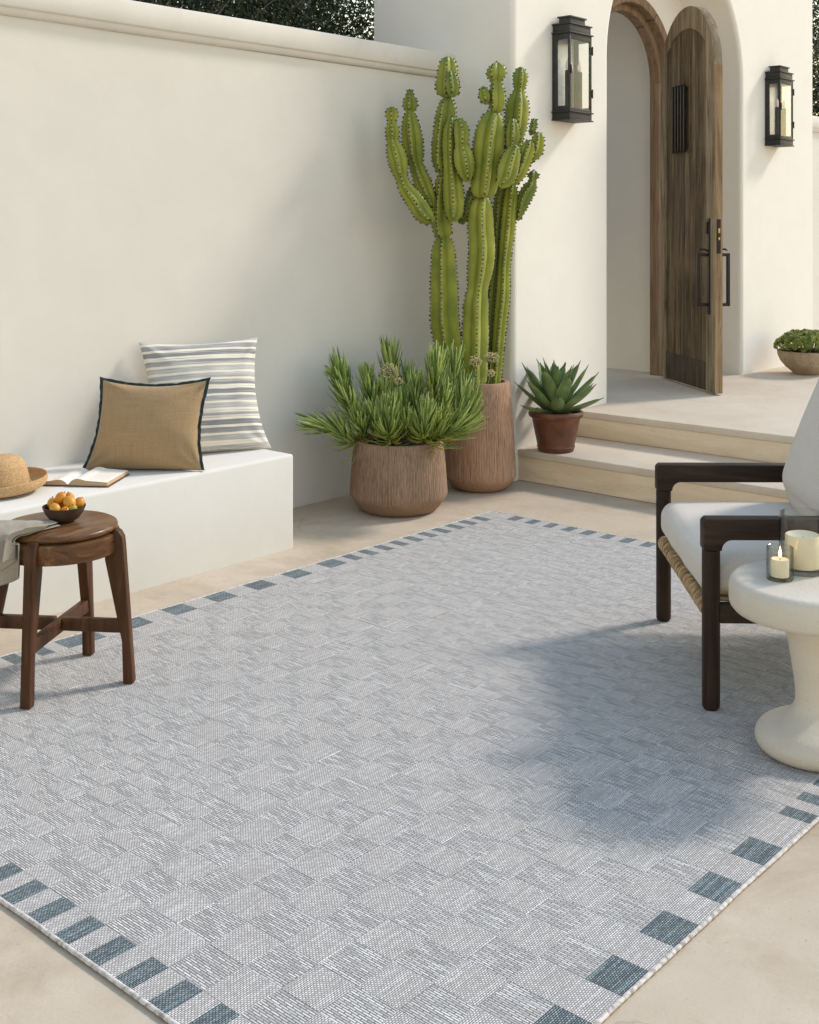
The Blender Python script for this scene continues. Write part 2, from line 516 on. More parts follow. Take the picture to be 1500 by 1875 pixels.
# arched wooden door frame: jambs and three arch pieces, each stepped
frame = empty('door_frame'); frame.parent = house
def stepped(path, mb):
    # path of (u, z, nx, nz): profile from the outer face to the inner stop
    prof = [(.118, 4.294), (.118, 4.290), (.055, 4.286), (.05, 4.292), (.05, 4.352), (.004, 4.352), (0, 4.357), (0, 4.428), (.03, 4.432), (.118, 4.432)]
    vs = []; fs = []; n = len(prof)
    for (u, z, nx, nz) in path:
        for (o_, v_) in prof: vs.append((u + nx * o_, v_, z + nz * o_))
    for i in range(len(path) - 1):
        for k in range(n - 1):
            fs.append((i * n + k, i * n + k + 1, (i + 1) * n + k + 1, (i + 1) * n + k))
    fs.append(tuple(range(n))); fs.append(tuple((len(path) - 1) * n + k for k in range(n))[::-1])
    mb.add(vs, fs)
for sgn in (-1, 1):
    j = MB(); stepped([(AU + sgn * FR, PZ + .002, sgn, 0), (AU + sgn * FR, AZ - .001, sgn, 0)], j)
    hbuild(j, 'jamb', M['framewood'], frame)
for a0, a1 in ((0, .98), (1.0, 2.14), (2.16, PI)):
    j = MB()
    stepped([(AU + FR * math.cos(a), AZ + FR * math.sin(a), math.cos(a), math.sin(a)) for a in [a0 + (a1 - a0) * i / 14 for i in range(15)]], j)
    hbuild(j, 'arch_piece', M['framewood'], frame)

# ---- the open door (local x from the hinge to the free edge, local y towards its outer face, z up from its foot)
DW, DT, DH = .90, .058, AZ - .337    # width, thickness, spring height above its foot
hx, hv = 7.607, 4.288
ang = math.radians(231.5)
door = bpy.data.objects.new('door', None); link(door, house)
door.location = Vector((hx, hv, .337)) + house_off
door.rotation_euler = (0, 0, ang)
Ro = DW / 2
def outer_z(x): return DH + math.sqrt(max(0, Ro * Ro - (x - Ro) ** 2))
SL, SR = .095, .765
ic, ihw = (SL + SR) / 2, (SR - SL) / 2
iz0, rise = DH + .165, .135
iR = (ihw ** 2 + rise ** 2) / (2 * rise)
def inner_z(x): return iz0 + rise - iR + math.sqrt(max(0, iR * iR - (x - ic) ** 2))
def dpart(poly, y0, y1, name, mat, bevel=.003, parent=door):
    return MB().prism(poly, 1, y0, y1, bevel).build(name, mat, parent, 30)
xs = [SL * i / 6 for i in range(7)]
dpart([(0.0015, 0), (SL - .001, 0)] + [(x, outer_z(x)) for x in [SL - .001] + xs[5:0:-1] + [.0015]], 0, DT, 'stile', M['oldwood_light'])
xs = [SR + (DW - SR) * i / 8 for i in range(9)]
dpart([(SR + .001, 0), (DW, 0), (DW, DH)] + [(x, outer_z(x)) for x in xs[7:0:-1]] + [(SR + .001, outer_z(SR))], 0, DT, 'stile', M['oldwood_light'])
xs = [SL + (SR - SL) * i / 16 for i in range(17)]
dpart([(x, inner_z(x)) for x in xs] + [(x, outer_z(x)) for x in xs[::-1]], .001, DT - .001, 'arched_rail', M['oldwood_light'])
dpart([(SL, 0.001), (SR, 0.001), (SR, .185), (SL, .185)], .002, DT - .002, 'bottom_rail', M['oldwood_dark'])
# free edge board with its paler, knotty end grain
dpart([(DW + .0005, .003), (DW + .004, .003), (DW + .004, DH), (DW + .0005, DH)], .004, DT - .004, 'edge_strip', M['edgewood'], 0)
gx0, gx1, gz0, gz1 = .235, .485, 1.60, 2.02
px_ = [SL, .165, .235, .318, .402, .485, .575, .672, SR]
for i in range(8):
    a, b = px_[i] + .0012, px_[i + 1] - .0012
    top = min(outer_z(a), outer_z(b)) - .02
    yo = rng.uniform(-.0015, .0015)
    mt = M['oldwood'] if i not in (3, 6) else M['oldwood_mid']
    if gx0 - .01 < (a + b) / 2 < gx1 + .01 and 2 <= i <= 4:
        dpart([(a, .18), (b, .18), (b, gz0), (a, gz0)], .012 + yo, .044, 'plank', mt, .0025)
        dpart([(a, gz1), (b, gz1), (b, top), (a, top)], .012 + yo, .044, 'plank', mt, .0025)
    else:
        dpart([(a, .18), (b, .18), (b, top), (a, top)], .012 + yo, .044, 'plank', mt, .0025)
MB().box((gx0 - .01, .038, gz0 - .01), (gx1 + .01, .05, gz1 + .01)).build('shutter', M['oldwood_dark'], door)
gf = MB()
for lo, hi in (((gx0 - .018, .002, gz0 - .02), (gx1 + .022, .014, gz0)), ((gx0 - .018, .002, gz1), (gx1 + .022, .014, gz1 + .018)), ((gx1, .003, gz0), (gx1 + .022, .014, gz1)), ((gx0 - .018, .003, gz0), (gx0, .014, gz1))):
    gf.box(lo, hi, .003)
gf.build('grille_frame', M['oldwood'], door)
for i in range(5):
    x = gx0 + .03 + i * .048
    b = MB().box((x - .009, -.022, gz0 - .012), (x + .009, -.006, gz1 + .012), .003)
    b.ball((x, -.014, gz1 + .012), .012, 1).ball((x, -.014, gz0 - .012), .012, 1)
    b.box((x - .006, -.01, gz1 - .002), (x + .006, .014, gz1 + .008)).box((x - .006, -.01, gz0 - .008), (x + .006, .014, gz0 + .002))
    b.build('grille_bar', M['iron'], door)
for side in (0, 1):
    y0 = -.009 if side == 0 else DT
    sg = -1 if side == 0 else 1
    yf = 0 if side == 0 else DT
    z0, z1 = .505, 1.125
    hp = MB().box((.795, min(yf, yf + sg * .009), z0), (.842, max(yf, yf + sg * .009), z1), .003)
    hp.box((.802, min(yf + sg * .009, yf + sg * .016), z1 - .10), (.823, max(yf + sg * .009, yf + sg * .016), z1 - .02), .003)
    plate = hp.build('handle_plate', M['iron'], door)
    hb = MB()
    x0, x1 = .809, .829
    ya, yb = yf + sg * .008, yf + sg * .085
    hb.box((x0, min(yb, yb - sg * .021), .555), (x1, max(yb, yb - sg * .021), .90), .003)
    for zz in (.555, .879):
        hb.box((x0 + .001, min(ya, yb - sg * .019), zz + .001), (x1 - .001, max(ya, yb - sg * .019), zz + .021), .002)
    hb.build('handle', M['iron'], door)
    lv = MB().tube([(.819, yf + sg * .008, .915), (.819, yf + sg * .03, .925), (.819, yf + sg * .055, .926), (.819, yf + sg * .068, .918)], [.007, .006, .007, .005], 8)
    lv.build('thumb_latch', M['iron'], door)
lk = MB().box((DW + .004, .014, .90), (DW + .0065, .042, 1.12), .001)
lock = lk.build('lock_plate', M['iron'], door)
MB().box((DW + .0066, .022, 1.03), (DW + .012, .035, 1.062), .002).build('latch_bolt', M['brass'], door)
MB().box((DW + .0066, .022, .985), (DW + .014, .034, 1.004), .002).build('latch_bolt', M['brass'], door)
kb = MB().tube([(.79, DT, 1.05), (.79, DT + .02, 1.05)], .013, 12)
kb.build('lock_knob', M['iron'], door)

# ------------------------------------------------------------------ garden walls and bench
WV = 4.39
gw = empty('garden_wall', (1.5, WV + .12, 0), 0, 'long cream plastered garden wall behind the bench with a moulded coping', 'wall')
off = Vector((-1.5, -WV - .12, 0))
def wall_with_coping(parent, off, u0, u1, ends=()):
    b = MB().box((u0, WV, -.01), (u1, WV + .24, 2.262), 0)
    b.v = [tuple(Vector(p) + off) for p in b.v]
    b.build('wall_body', M['wall'], parent)
    # coping section: small cove under a thick rounded slab
    sec = [(WV - .001, 2.262), (WV - .012, 2.264), (WV - .024, 2.272), (WV - .030, 2.284), (WV - .032, 2.291), (WV - .042, 2.294), (WV - .047, 2.300), (WV - .048, 2.392), (WV - .044, 2.400), (WV - .03, 2.404),
           (WV + .26, 2.404), (WV + .285, 2.395), (WV + .285, 2.29), (WV + .25, 2.262)]
    c = MB()
    steps = max(2, int((u1 - u0) / .25))
    vs = []; fs = []; n = len(sec)
    for i in range(steps + 1):
        u = u0 + (u1 - u0) * i / steps
        dz = .0035 * mnoise.noise(Vector((u * 1.3, .3, 0)))
        for (v_, z_) in sec: vs.append((u, v_ + .003 * mnoise.noise(Vector((u * 2.1, z_ * 3, 1))), z_ + dz))
    for i in range(steps):
        for k in range(n - 1): fs.append((i * n + k, i * n + k + 1, (i + 1) * n + k + 1, (i + 1) * n + k))
    fs.append(tuple(range(n))); fs.append(tuple(steps * n + k for k in range(n))[::-1])
    c.add(vs, fs)
    c.v = [tuple(Vector(p) + off) for p in c.v]
    c.build('coping', M['coping'], parent, 40)
wall_with_coping(gw, off, -9.0, HU0 + .002)
gw2 = empty('garden_wall', (13, WV + .12, 0), 0, 'short stretch of cream garden wall right of the entrance house', 'wall')
wall_with_coping(gw2, Vector((-13, -WV - .12, 0)), HU1 - .002, 18.0)

bench = MB().box((-6.0, 3.84, -.01), (3.607, WV + .05, .415), .014, seg=3)
tag(bench.build('bench', M['bench'], smooth=60), 'built-in white plaster bench along the garden wall', 'bench')

# ------------------------------------------------------------------ wall lanterns
def make_lantern(u0, z0, label):
    L = empty('wall_lantern', (u0 + .115, FACV, z0), 0, label, 'wall lantern', 'black lanterns flanking the arched doorway')
    W, Dp = .23, .122
    x0, x1 = -W / 2, W / 2
    def bx(mb, xa, xb, d0, d1, za, zb, bev=.0015): return mb.box((xa, -d1, za), (xb, -d0, zb), bev)
    b = MB()
    bx(b, x0 - .008, x1 + .008, .0, Dp + .008, 0, .007); bx(b, x0, x1, .0, Dp, .006, .046); bx(b, x0 - .009, x1 + .009, .0, Dp + .009, .045, .053)
    b.build('base', M['lantern'], L)
    f = MB()
    zb, zt = .053, .50
    for xa, xb, d0, d1 in ((x0, x0 + .014, Dp - .014, Dp), (x1 - .014, x1, Dp - .014, Dp), (x0, x0 + .012, .0, .034), (x1 - .012, x1, .0, .034)):
        bx(f, xa, xb, d0, d1, zb, zt)
    bx(f, x0 + .014, x1 - .014, Dp - .012, Dp - .001, zt - .036, zt); bx(f, x0 + .014, x1 - .014, Dp - .012, Dp - .001, zb, zb + .018)
    for sx in (0, 1):
        a, c = (x0 + .001, x0 + .011) if sx == 0 else (x1 - .011, x1 - .001)
        bx(f, a, c, .034, Dp - .014, zt - .036, zt); bx(f, a, c, .034, Dp - .014, zb, zb + .03)
    f.build('frame', M['lantern'], L)
    r = MB()
    bx(r, x0 - .009, x1 + .009, .0, Dp + .009, .499, .507); bx(r, x0 + .004, x1 - .004, .002, Dp - .004, .506, .551); bx(r, x0 - .004, x1 + .004, .0, Dp + .004, .55, .558)
    bx(r, -.078, .078, .022, Dp - .022, .557, .594); bx(r, -.086, .086, .014, Dp - .014, .593, .603)
    r.build('cap', M['lantern'], L)
    bp = MB(); bx(bp, x0 + .013, x1 - .013, .001, .005, zb, zt, 0); bp.build('backplate', M['mirror'], L)
    gp = MB(); gp.box((x0 + .015, -Dp + .004, zb + .017), (x1 - .015, -Dp + .006, zt - .035)); gp.build('pane', M['glass'], L)
    for sx in (0, 1):
        xx = x0 + .005 if sx == 0 else x1 - .007
        gp = MB(); gp.box((xx, -Dp + .015, zb + .029), (xx + .002, -.035, zt - .035)); gp.build('pane', M['glass'], L)
    for cx_, dd in ((-.062, .072), (0.0, .05), (.062, .072)):
        cs = MB().tube([(cx_, -dd, zb + .002), (cx_, -dd, .29)], .0155, 14)
        cs.lathe([(0, 0), (.026, 0), (.028, .006), (.014, .014)], (cx_, -dd, zb + .001), 16)
        c_ = cs.build('candle_sleeve', M['lantern'], L)
        bl = MB().lathe([(.006, 0), (.012, .012), (.0135, .025), (.010, .045), (.004, .06), (0, .068)], (cx_, -dd, .29), 14)
        bl.build('bulb', M['bulb'], L)
    for zz in (.165, .415):
        h = MB().box((x1 - .004, -Dp - .004, zz - .022), (x1 + .006, -Dp + .008, zz + .022), .003)
        h.tube([(x1 + .004, -Dp - .003, zz - .026), (x1 + .004, -Dp - .003, zz + .026)], .004, 8)
        h.build('hinge', M['iron'], L)
    h = MB().tube([(x0 + .008, -Dp - .004, .265), (x0 + .008, -Dp - .004, .315)], .0045, 8); h.box((x0 + .003, -Dp - .006, .28), (x0 + .016, -Dp, .30), .002)
    h.build('catch', M['iron'], L)
    return L
make_lantern(5.725, 2.022, 'black metal lantern on the wall between the cactus and the arched doorway')
make_lantern(8.545, 2.018, 'black metal lantern on the wall above the succulent bowl')

# ------------------------------------------------------------------ rug
def brick(t, bw, rh, mort, c1, c2, cm, vec, bias=0.0, off=.5):
    b = t.new('ShaderNodeTexBrick')
    b.offset = off
    b.inputs['Scale'].default_value = 1.0
    b.inputs['Brick Width'].default_value = bw; b.inputs['Row Height'].default_value = rh
    b.inputs['Mortar Size'].default_value = mort; b.inputs['Mortar Smooth'].default_value = .4; b.inputs['Bias'].default_value = bias
    b.inputs['Color1'].default_value = (*c1, 1); b.inputs['Color2'].default_value = (*c2, 1); b.inputs['Mortar'].default_value = (*cm, 1)
    t.l.new(vec, b.inputs['Vector'])
    return b
def m_weave(name, kind):
    t = NT(name)
    if kind == 'fine':       # small dots in rows along the rug
        vec = t.co((100, 100, 100))
        b = brick(t, .76, .46, .11, (.88, .845, .82), (.58, .55, .53), (.18, .165, .155), vec)
        streak = t.noise(1.0, t.co((5, 170, 1)), detail=3)
        dk = (.40, .37, .345)
    elif kind == 'rib':      # long floats across the rug
        vec = t.co((100, 100, 100), (0, 0, PI / 2))
        b = brick(t, 2.3, .56, .14, (.76, .73, .705), (.40, .385, .372), (.13, .122, .116), vec, -.1)
        streak = t.noise(1.0, t.co((150, 6, 1)), detail=3)
        dk = (.34, .32, .305)
    else:
        vec = t.co((100, 100, 100))
        b = brick(t, .74, .44, .11, (.44, .50, .505), (.20, .25, .265), (.03, .032, .036), vec, .1)
        streak = t.noise(1.0, t.co((5, 160, 1)), detail=3)
        dk = (.055, .075, .09)
    c = t.mix(b.outputs['Color'], dk, t.math('MULTIPLY', t.ramp(streak, [(.45, 0.0), (.68, 1.0)]), .7))
    c = t.mix(c, (.85, .85, .84) if kind != 'teal' else (.33, .47, .53), t.math('MULTIPLY', t.ramp(streak, [(.28, 1.0), (.46, 0.0)]), .35))
    h = t.math('MULTIPLY', b.outputs['Fac'], -1.0)
    nb = t.bump(h, .0012, .8)
    return t.out(c, .93, nb, spec=.08, sheen=.1)
M['weave_fine'] = m_weave('rug_fine_weave', 'fine')
M['weave_rib'] = m_weave('rug_rib_weave', 'rib')
M['weave_teal'] = m_weave('rug_teal_weave', 'teal')
t = NT('rug_binding')
bn = t.noise(1.0, t.co((70, 70, 1)), detail=2)
bn2 = t.noise(6.0, detail=3)
M['binding'] = t.out(t.mix(t.ramp(bn, [(.36, (.34, .30, .27)), (.58, (.66, .62, .58))]), (.58, .54, .50), t.ramp(bn2, [(.4, 0.0), (.7, .6)])), .92, t.bump(bn, .002, .8), spec=.08)

RU0, RU1, RV0, RV1 = 1.309, 4.705, 1.138, 3.585
UI0, VI0 = 1.404, 1.227
DU, DV = .0494, .05125
NK, NR = 65, 44
def lerp_tab(tab, v):
    if v <= tab[0][0]: return tab[0][1]
    for (a, b), (c, d) in zip(tab, tab[1:]):
        if v <= c: return b + (d - b) * (v - a) / (c - a)
    return tab[-1][1]
B1 = [(2.22, 1.30), (2.30, 1.98), (2.54, 2.05), (2.92, 2.20), (3.6, 2.31)]
B2 = [(1.13, 2.64), (1.97, 2.75), (2.50, 2.83), (2.70, 3.25), (2.89, 3.42), (3.6, 3.62)]
rug = MB()
uni = random.Random(3)
def cell(u0, u1, v0, v1, mi):
    z1, z0 = .0085 + (0.0003 if mi == 0 else .0), .0081
    i = .0016
    ju = [uni.uniform(-.0012, .0012) for _ in range(8)]
    a = [(u0, v0, z0), (u1, v0, z0), (u1, v1, z0), (u0, v1, z0)]
    b = [(u0 + i + ju[0], v0 + i + ju[1], z1), (u1 - i + ju[2], v0 + i + ju[3], z1), (u1 - i + ju[4], v1 - i + ju[5], z1), (u0 + i + ju[6], v1 - i + ju[7], z1)]
    rug.add(a + b, [(4, 5, 6, 7), (0, 1, 5, 4), (1, 2, 6, 5), (2, 3, 7, 6), (3, 0, 4, 7)], mi)
def row_cells(v):
    """(start, end, parity) of the cells of the row at v"""
    k1 = 2 * round((lerp_tab(B1, v) - UI0) / DU / 2)
    k2 = 2 * round((lerp_tab(B2, v) - UI0) / DU / 2)
    k = 0; out = []
    while k < NK:
        if k1 <= k < k2 and k + 2 <= NK:
            out.append((k, k + 2, (k // 2) % 2)); k += 2
        else:
            out.append((k, k + 1, k % 2)); k += 1
    return out
for j in range(NR // 2):
    v0 = VI0 + j * 2 * DV; v1 = v0 + 2 * DV
    for (a, b, p) in row_cells((v0 + v1) / 2):
        cell(UI0 + a * DU, UI0 + b * DU, v0, v1, (p + j) % 2)
VI1 = VI0 + NR * DV; UI1 = UI0 + NK * DU
for v0, v1, vv in ((RV0 + .007, VI0, 1.15), (VI1, RV1 - .007, 3.55)):
    for (a, b, p) in row_cells(vv):
        cell(UI0 + a * DU, UI0 + b * DU, v0, v1, 2 if p else 0)
for u0, u1 in ((RU0 + .007, UI0), (UI1, RU1 - .007)):
    for k in range(NR):
        va = VI0 + k * DV
        cell(u0, u1, va, va + DV, 2 if k % 2 == 0 else 0)
for u0, u1 in ((RU0 + .007, UI0), (UI1, RU1 - .007)):
    for v0, v1 in ((RV0 + .007, VI0), (VI1, RV1 - .007)):
        cell(u0, u1, v0, v1, 0)
RO = Vector(((RU0 + RU1) / 2, (RV0 + RV1) / 2, 0))
rug_root = empty('rug', RO, 0, 'large grey basket weave rug with teal blocks along its border', 'rug')
def rbuild(mb, name, mats, smooth=0):
    out = []
    for (x, y, z) in mb.v:       # the weave lies a little unevenly
        q = Vector((x * 1.3, y * 1.3, 4.2))
        dx, dy = .005 * mnoise.noise(q), .005 * mnoise.noise(q + Vector((9, 3, 1)))
        dz = .0022 * max(0, mnoise.noise(Vector((x * 2.2, y * 2.2, 7.7))))
        out.append((x + dx - RO.x, y + dy - RO.y, z + dz))
    mb.v = out
    return mb.build(name, mats, rug_root, smooth)
rbuild(rug, 'weave', [M['weave_fine'], M['weave_rib'], M['weave_teal']])
bd = MB()
for (a, b) in (((RU0, RV0), (RU1, RV0)), ((RU1, RV0), (RU1, RV1)), ((RU1, RV1), (RU0, RV1)), ((RU0, RV1), (RU0, RV0))):
    a = Vector((*a, 0)); b = Vector((*b, 0))
    d = (b - a); ln = d.length; d.normalize(); nn = Vector((-d.y, d.x, 0))
    steps = int(ln / .006)
    vs = []; fs = []; K = 7
    for i in range(steps + 1):
        t_ = i * ln / steps
        rr = .0043 * (1 + .05 * math.sin(t_ / .008 * 2 * PI) + .05 * mnoise.noise(Vector((t_ * 40, a.x, a.y))))
        wob = .0022 * mnoise.noise(Vector((t_ * 6, a.x * 3, a.y)))
        for k in range(K):
            an = 2 * PI * k / K
            p = a + d * t_ + nn * (.006 + wob + rr * 1.2 * math.cos(an))
            vs.append((p.x, p.y, .0062 + rr * math.sin(an)))
    for i in range(steps):
        for k in range(K):
            q = (k + 1) % K
            fs.append((i * K + k, i * K + q, (i + 1) * K + q, (i + 1) * K + k))
    bd.add(vs, fs)
rbuild(bd, 'binding', M['binding'], 180)

# ------------------------------------------------------------------ pillows
def make_pillow(name, label, BL, BR, zt, height, thick, lean, mat, flange=None, flange_mat=None, cat='cushion', seed=1, squash=.0, group=None, taper=(0, 0), skew=0.0, pinch=(.085, .075)):
    BL = Vector((BL[0], BL[1], zt)); BR = Vector((BR[0], BR[1], zt))
    X = (BR - BL); W = X.length; X.normalize()
    back = Vector((-X.y, X.x, 0))
    if back.dot(Vector((0, 1, 0))) < 0: back = -back
    Z = (Vector((0, 0, 1)) * math.cos(lean) + back * math.sin(lean)).normalized()
    Y = Z.cross(X).normalized()
    base = (BL + BR) / 2
    root = empty(name, label=label, cat=cat, group=group, mat=Matrix(((X.x, Y.x, Z.x, base.x), (X.y, Y.y, Z.y, base.y), (X.z, Y.z, Z.z, base.z), (0, 0, 0, 1))))
    n = 44
    def edge(s, t_):
        x = s * W / 2 * (1 - pinch[0] * (1 - t_ * t_) ** .9 * (abs(s) ** 1.5)) * (1 + (taper[0] if t_ > 0 else taper[1]) * abs(t_) ** 1.6) + skew * (t_ * .5 + .5)
        z = t_ * height / 2 * (1 - pinch[1] * (1 - s * s) ** .9 * (abs(t_) ** 1.5))
        if t_ < 0: z = t_ * height / 2 * (1 - .015 * (1 - s * s))
        z += -squash * (1 - s * s) * max(0, t_) ** 2
        return x, z + height / 2
    mb = MB(); vs = []; fs = []
    for sgn in (1, -1):
        for i in range(n + 1):
            for j in range(n + 1):
                s = math.sin((i / n - .5) * PI) ; t_ = math.sin((j / n - .5) * PI)
                s = .6 * s + .4 * (2 * i / n - 1); t_ = .6 * t_ + .4 * (2 * j / n - 1)
                x, z = edge(s, t_)
                th = thick / 2 * (max(0, 1 - s * s) ** .55) * (max(0, 1 - t_ * t_) ** .5) * (1 - .12 * t_)
                q = Vector((x * 5, z * 5, seed * 3.1 + sgn))
                wr = .010 * mnoise.noise(q) + .004 * mnoise.noise(q * 2.7)
                # soft creases running out of the corners
                for (cs, ct) in ((-1, -1), (1, -1), (-1, 1), (1, 1)):
                    d = math.hypot(s - cs, t_ - ct)
                    an = math.atan2(t_ - ct, s - cs)
                    wr += .0045 * math.sin(an * 9 + seed) * math.exp(-((d - .35) / .28) ** 2)
                y = -sgn * (th + wr * min(1, th / .02))
                vs.append((x, y, z))
    K = (n + 1) * (n + 1)
    for h in (0, 1):
        for i in range(n):
            for j in range(n):
                q = (h * K + i * (n + 1) + j, h * K + (i + 1) * (n + 1) + j, h * K + (i + 1) * (n + 1) + j + 1, h * K + i * (n + 1) + j + 1)
                fs.append(q if h == 0 else q[::-1])
    mb.add(vs, fs)
    if flange is None:
        mb.build('cover', mat, root, 180)
    else:
        mb.build('cover', mat, root, 180)
        fm = MB(); ring = []
        per = []
        for k in range(80): per.append((-1 + 2 * k / 80, -1))
        for k in range(80): per.append((1, -1 + 2 * k / 80))
        for k in range(80): per.append((1 - 2 * k / 80, 1))
        for k in range(80): per.append((-1, 1 - 2 * k / 80))
        vs = []; fs = []
        for q, (s, t_) in enumerate(per):
            x, z = edge(s, t_)
            ox = s if abs(s) > .999 else s ** 9
            oz = t_ if abs(t_) > .999 else t_ ** 9
            wv = .004 * math.sin(q * .35) + .003 * math.sin(q * .83)
            for (f_, yy) in ((-.004, -.0035), (flange, -.002 + wv), (flange, .002 + wv), (-.004, .0035)):
                zz = z + oz * f_
                vs.append((x + ox * f_, yy, max(.001, zz) if t_ < 0 else zz))
        P = len(per)
        for q in range(P):
            r_ = (q + 1) % P
            for k in range(4):
                l_ = (k + 1) % 4
                fs.append((q * 4 + k, r_ * 4 + k, r_ * 4 + l_, q * 4 + l_))
        fm.add(vs, fs)
        fm.build('flange', flange_mat, root, 60)
    return root

t = NT('striped_linen')
xz = t.new('ShaderNodeSeparateXYZ'); t.l.new(t.co(), xz.inputs[0])
wob = t.noise(9, detail=2)
zz = t.math('ADD', xz.outputs[2], t.math('MULTIPLY', wob, .006))
thr = t.noise(1.0, t.co((4, 1, 330)), detail=4, rough=.7)
def wave(period, phase):
    return t.math('SINE', t.math('ADD', t.math('MULTIPLY', zz, 2 * PI / period), phase))
band = t.math('ADD', t.math('ADD', wave(.0345, .6), t.math('MULTIPLY', wave(.0152, 1.1), .6)), t.math('MULTIPLY', t.math('SUBTRACT', thr, .5), 1.8))
bandc = t.math('ADD', t.math('MULTIPLY', band, .32), .5)
gcol = t.ramp(t.math('ADD', t.math('MULTIPLY', thr, .8), t.math('MULTIPLY', wave(.16, .2), .12)), [(.22, (.20, .205, .215)), (.42, (.37, .37, .375)), (.60, (.64, .61, .565))])
cream = t.ramp(thr, [(.3, (.74, .67, .55)), (.7, (.84, .79, .69))])
c = t.mix(gcol, cream, t.ramp(bandc, [(.53, 0.0), (.66, 1.0)]))
M['stripe'] = t.out(c, .92, t.bump(t.noise(450, detail=2), .0007, .6), spec=.1, sheen=.15)
M['tan'] = m_fabric('tan_linen', (.53, .37, .21), (.41, .275, .145), 700, .2, .0009, flat=True)
M['teal_velvet'] = m_simple('teal_velvet', (.030, .045, .050), .8, var=.4, sc=60, spec=.1)

make_pillow('cushion', 'grey and cream striped cushion at the end of the plaster bench', (3.115, 4.235), (3.605, 4.025), .418, .505, .19, .27, M['stripe'], seed=2, taper=(.03, .10), pinch=(.10, .085))
make_pillow('cushion', 'tan linen cushion with a dark teal border leaning on the striped one', (2.805, 4.215), (3.095, 3.862), .419, .375, .18, .34, M['tan'], .011, M['teal_velvet'], seed=5, squash=.012, taper=(-.02, .07), skew=.018, pinch=(.10, .10))

# ------------------------------------------------------------------ straw hat
def m_straw(name, a, b, sx):
    t = NT(name)
    n1 = t.noise(330, detail=3, rough=.7); n = t.noise(30, detail=4)
    c = t.ramp(n1, [(.34, tuple(x * .35 for x in b)), (.46, b), (.62, a)])
    c = t.mix(c, tuple(x * .7 for x in b), t.ramp(n, [(.5, 0.0), (.75, .6)]))
    return t.out(c, .75, t.bump(n1, .0018, .8), spec=.2)
M['straw'] = m_straw('straw', (.66, .44, .235), (.50, .31, .15), None)
hat = empty('straw_hat', (2.36, 4.13, .416), 0, 'natural straw sun hat lying on the bench beside the open book', 'hat')
hat.rotation_euler = (math.radians(-2.5), math.radians(-3.0), .3)
def ripple(prof, n):
    out = []
    for (r0, z0), (r1, z1) in zip(prof, prof[1:]):
        for k in range(n): out.append((r0 + (r1 - r0) * k / n, z0 + (z1 - z0) * k / n))
    out.append(prof[-1]); return out
def row_relief(prof, pitch, amp):
    out = []; s = 0
    for i, (r, z) in enumerate(prof):
        if i: s += math.hypot(r - prof[i - 1][0], z - prof[i - 1][1])
        a = prof[max(0, i - 1)]; b = prof[min(len(prof) - 1, i + 1)]
        d = Vector((b[0] - a[0], b[1] - a[1])); 
        if d.length < 1e-9: out.append((r, z)); continue
        d.normalize()
        h = amp * abs(math.sin(PI * s / pitch))
        out.append((max(0, r + d.y * h), z - d.x * h))
    return out
crown = [(.113, .012), (.112, .03), (.107, .07), (.100, .098), (.088, .116), (.066, .127), (.035, .132), (0, .133)]
mb = MB().lathe(row_relief(ripple(crown, 12), .0062, .0016), seg=120, rfun=lambda r, z, a: r * (1 + .02 * math.cos(2 * a)) * (1 + .004 * math.sin(a * 60 + z * 900)))
mb.build('crown', M['straw'], hat, 180)
brim = [(.110, .014), (.125, .010), (.145, .008), (.160, .010), (.172, .018), (.179, .032), (.181, .048), (.179, .0505), (.1765, .048), (.174, .034), (.167, .022), (.157, .0155), (.145, .0135), (.125, .0155), (.110, .0195)]
mb = MB().lathe(row_relief(ripple(brim, 7), .0062, .0012), seg=140, rfun=lambda r, z, a: r * (1 + .012 * math.sin(3 * a)) * (1 + (.0025 * math.sin(a * 140) if r > .165 else .001 * math.sin(a * 90))))
mb.build('brim', M['straw'], hat, 180)
mb = MB()
for k in range(2):
    pts = [((.1155 + .0022 * math.cos(a * 55 + k * PI)) * math.cos(a), (.1155 + .0022 * math.cos(a * 55 + k * PI)) * math.sin(a), .0215 + .0022 * math.sin(a * 55 + k * PI)) for a in [2 * PI * i / 500 for i in range(501)]]
    mb.tube(pts, .0024, 5, False)
mb.build('cord_band', M['straw'], hat, 180)

# ------------------------------------------------------------------ open book
sp = Vector((2.579, 4.012, .416)); xr = Vector((2.670 - 2.579, 3.881 - 4.012, 0)).normalized(); xd = Vector((-xr.y, xr.x, 0))
if xd.y < 0: xd = -xd
book = empty('book', label='open hardback book lying on the bench beside the straw hat', cat='book', mat=Matrix(((xr.x, xd.x, 0, sp.x), (xr.y, xd.y, 0, sp.y), (0, 0, 1, sp.z), (0, 0, 0, 1))))
t = NT('page_edge'); M['page_edge'] = t.out(t.ramp(t.noise(1.0, t.co((3, 3, 900)), detail=2), [(.35, (.36, .235, .13)), (.65, (.60, .45, .29))]), .9)
t = NT('page_print')
sepp = t.new('ShaderNodeSeparateXYZ'); t.l.new(t.co(), sepp.inputs[0])
lines = t.math('SINE', t.math('MULTIPLY', sepp.outputs[1], 2 * PI / .0062))
words_ = t.noise(1.0, t.co((260, 160, 1)), detail=1)
msk = t.math('MULTIPLY', t.ramp(lines, [(.55, 0.0), (.8, 1.0)]), t.ramp(words_, [(.4, 0.0), (.5, 1.0)]))
ax = t.math('ABSOLUTE', sepp.outputs[0])
inx = t.math('MULTIPLY', t.math('GREATER_THAN', ax, .022), t.math('LESS_THAN', ax, .138))
iny = t.math('MULTIPLY', t.math('GREATER_THAN', sepp.outputs[1], .024), t.math('LESS_THAN', sepp.outputs[1], .20))
msk = t.math('MULTIPLY', msk, t.math('MULTIPLY', inx, iny))
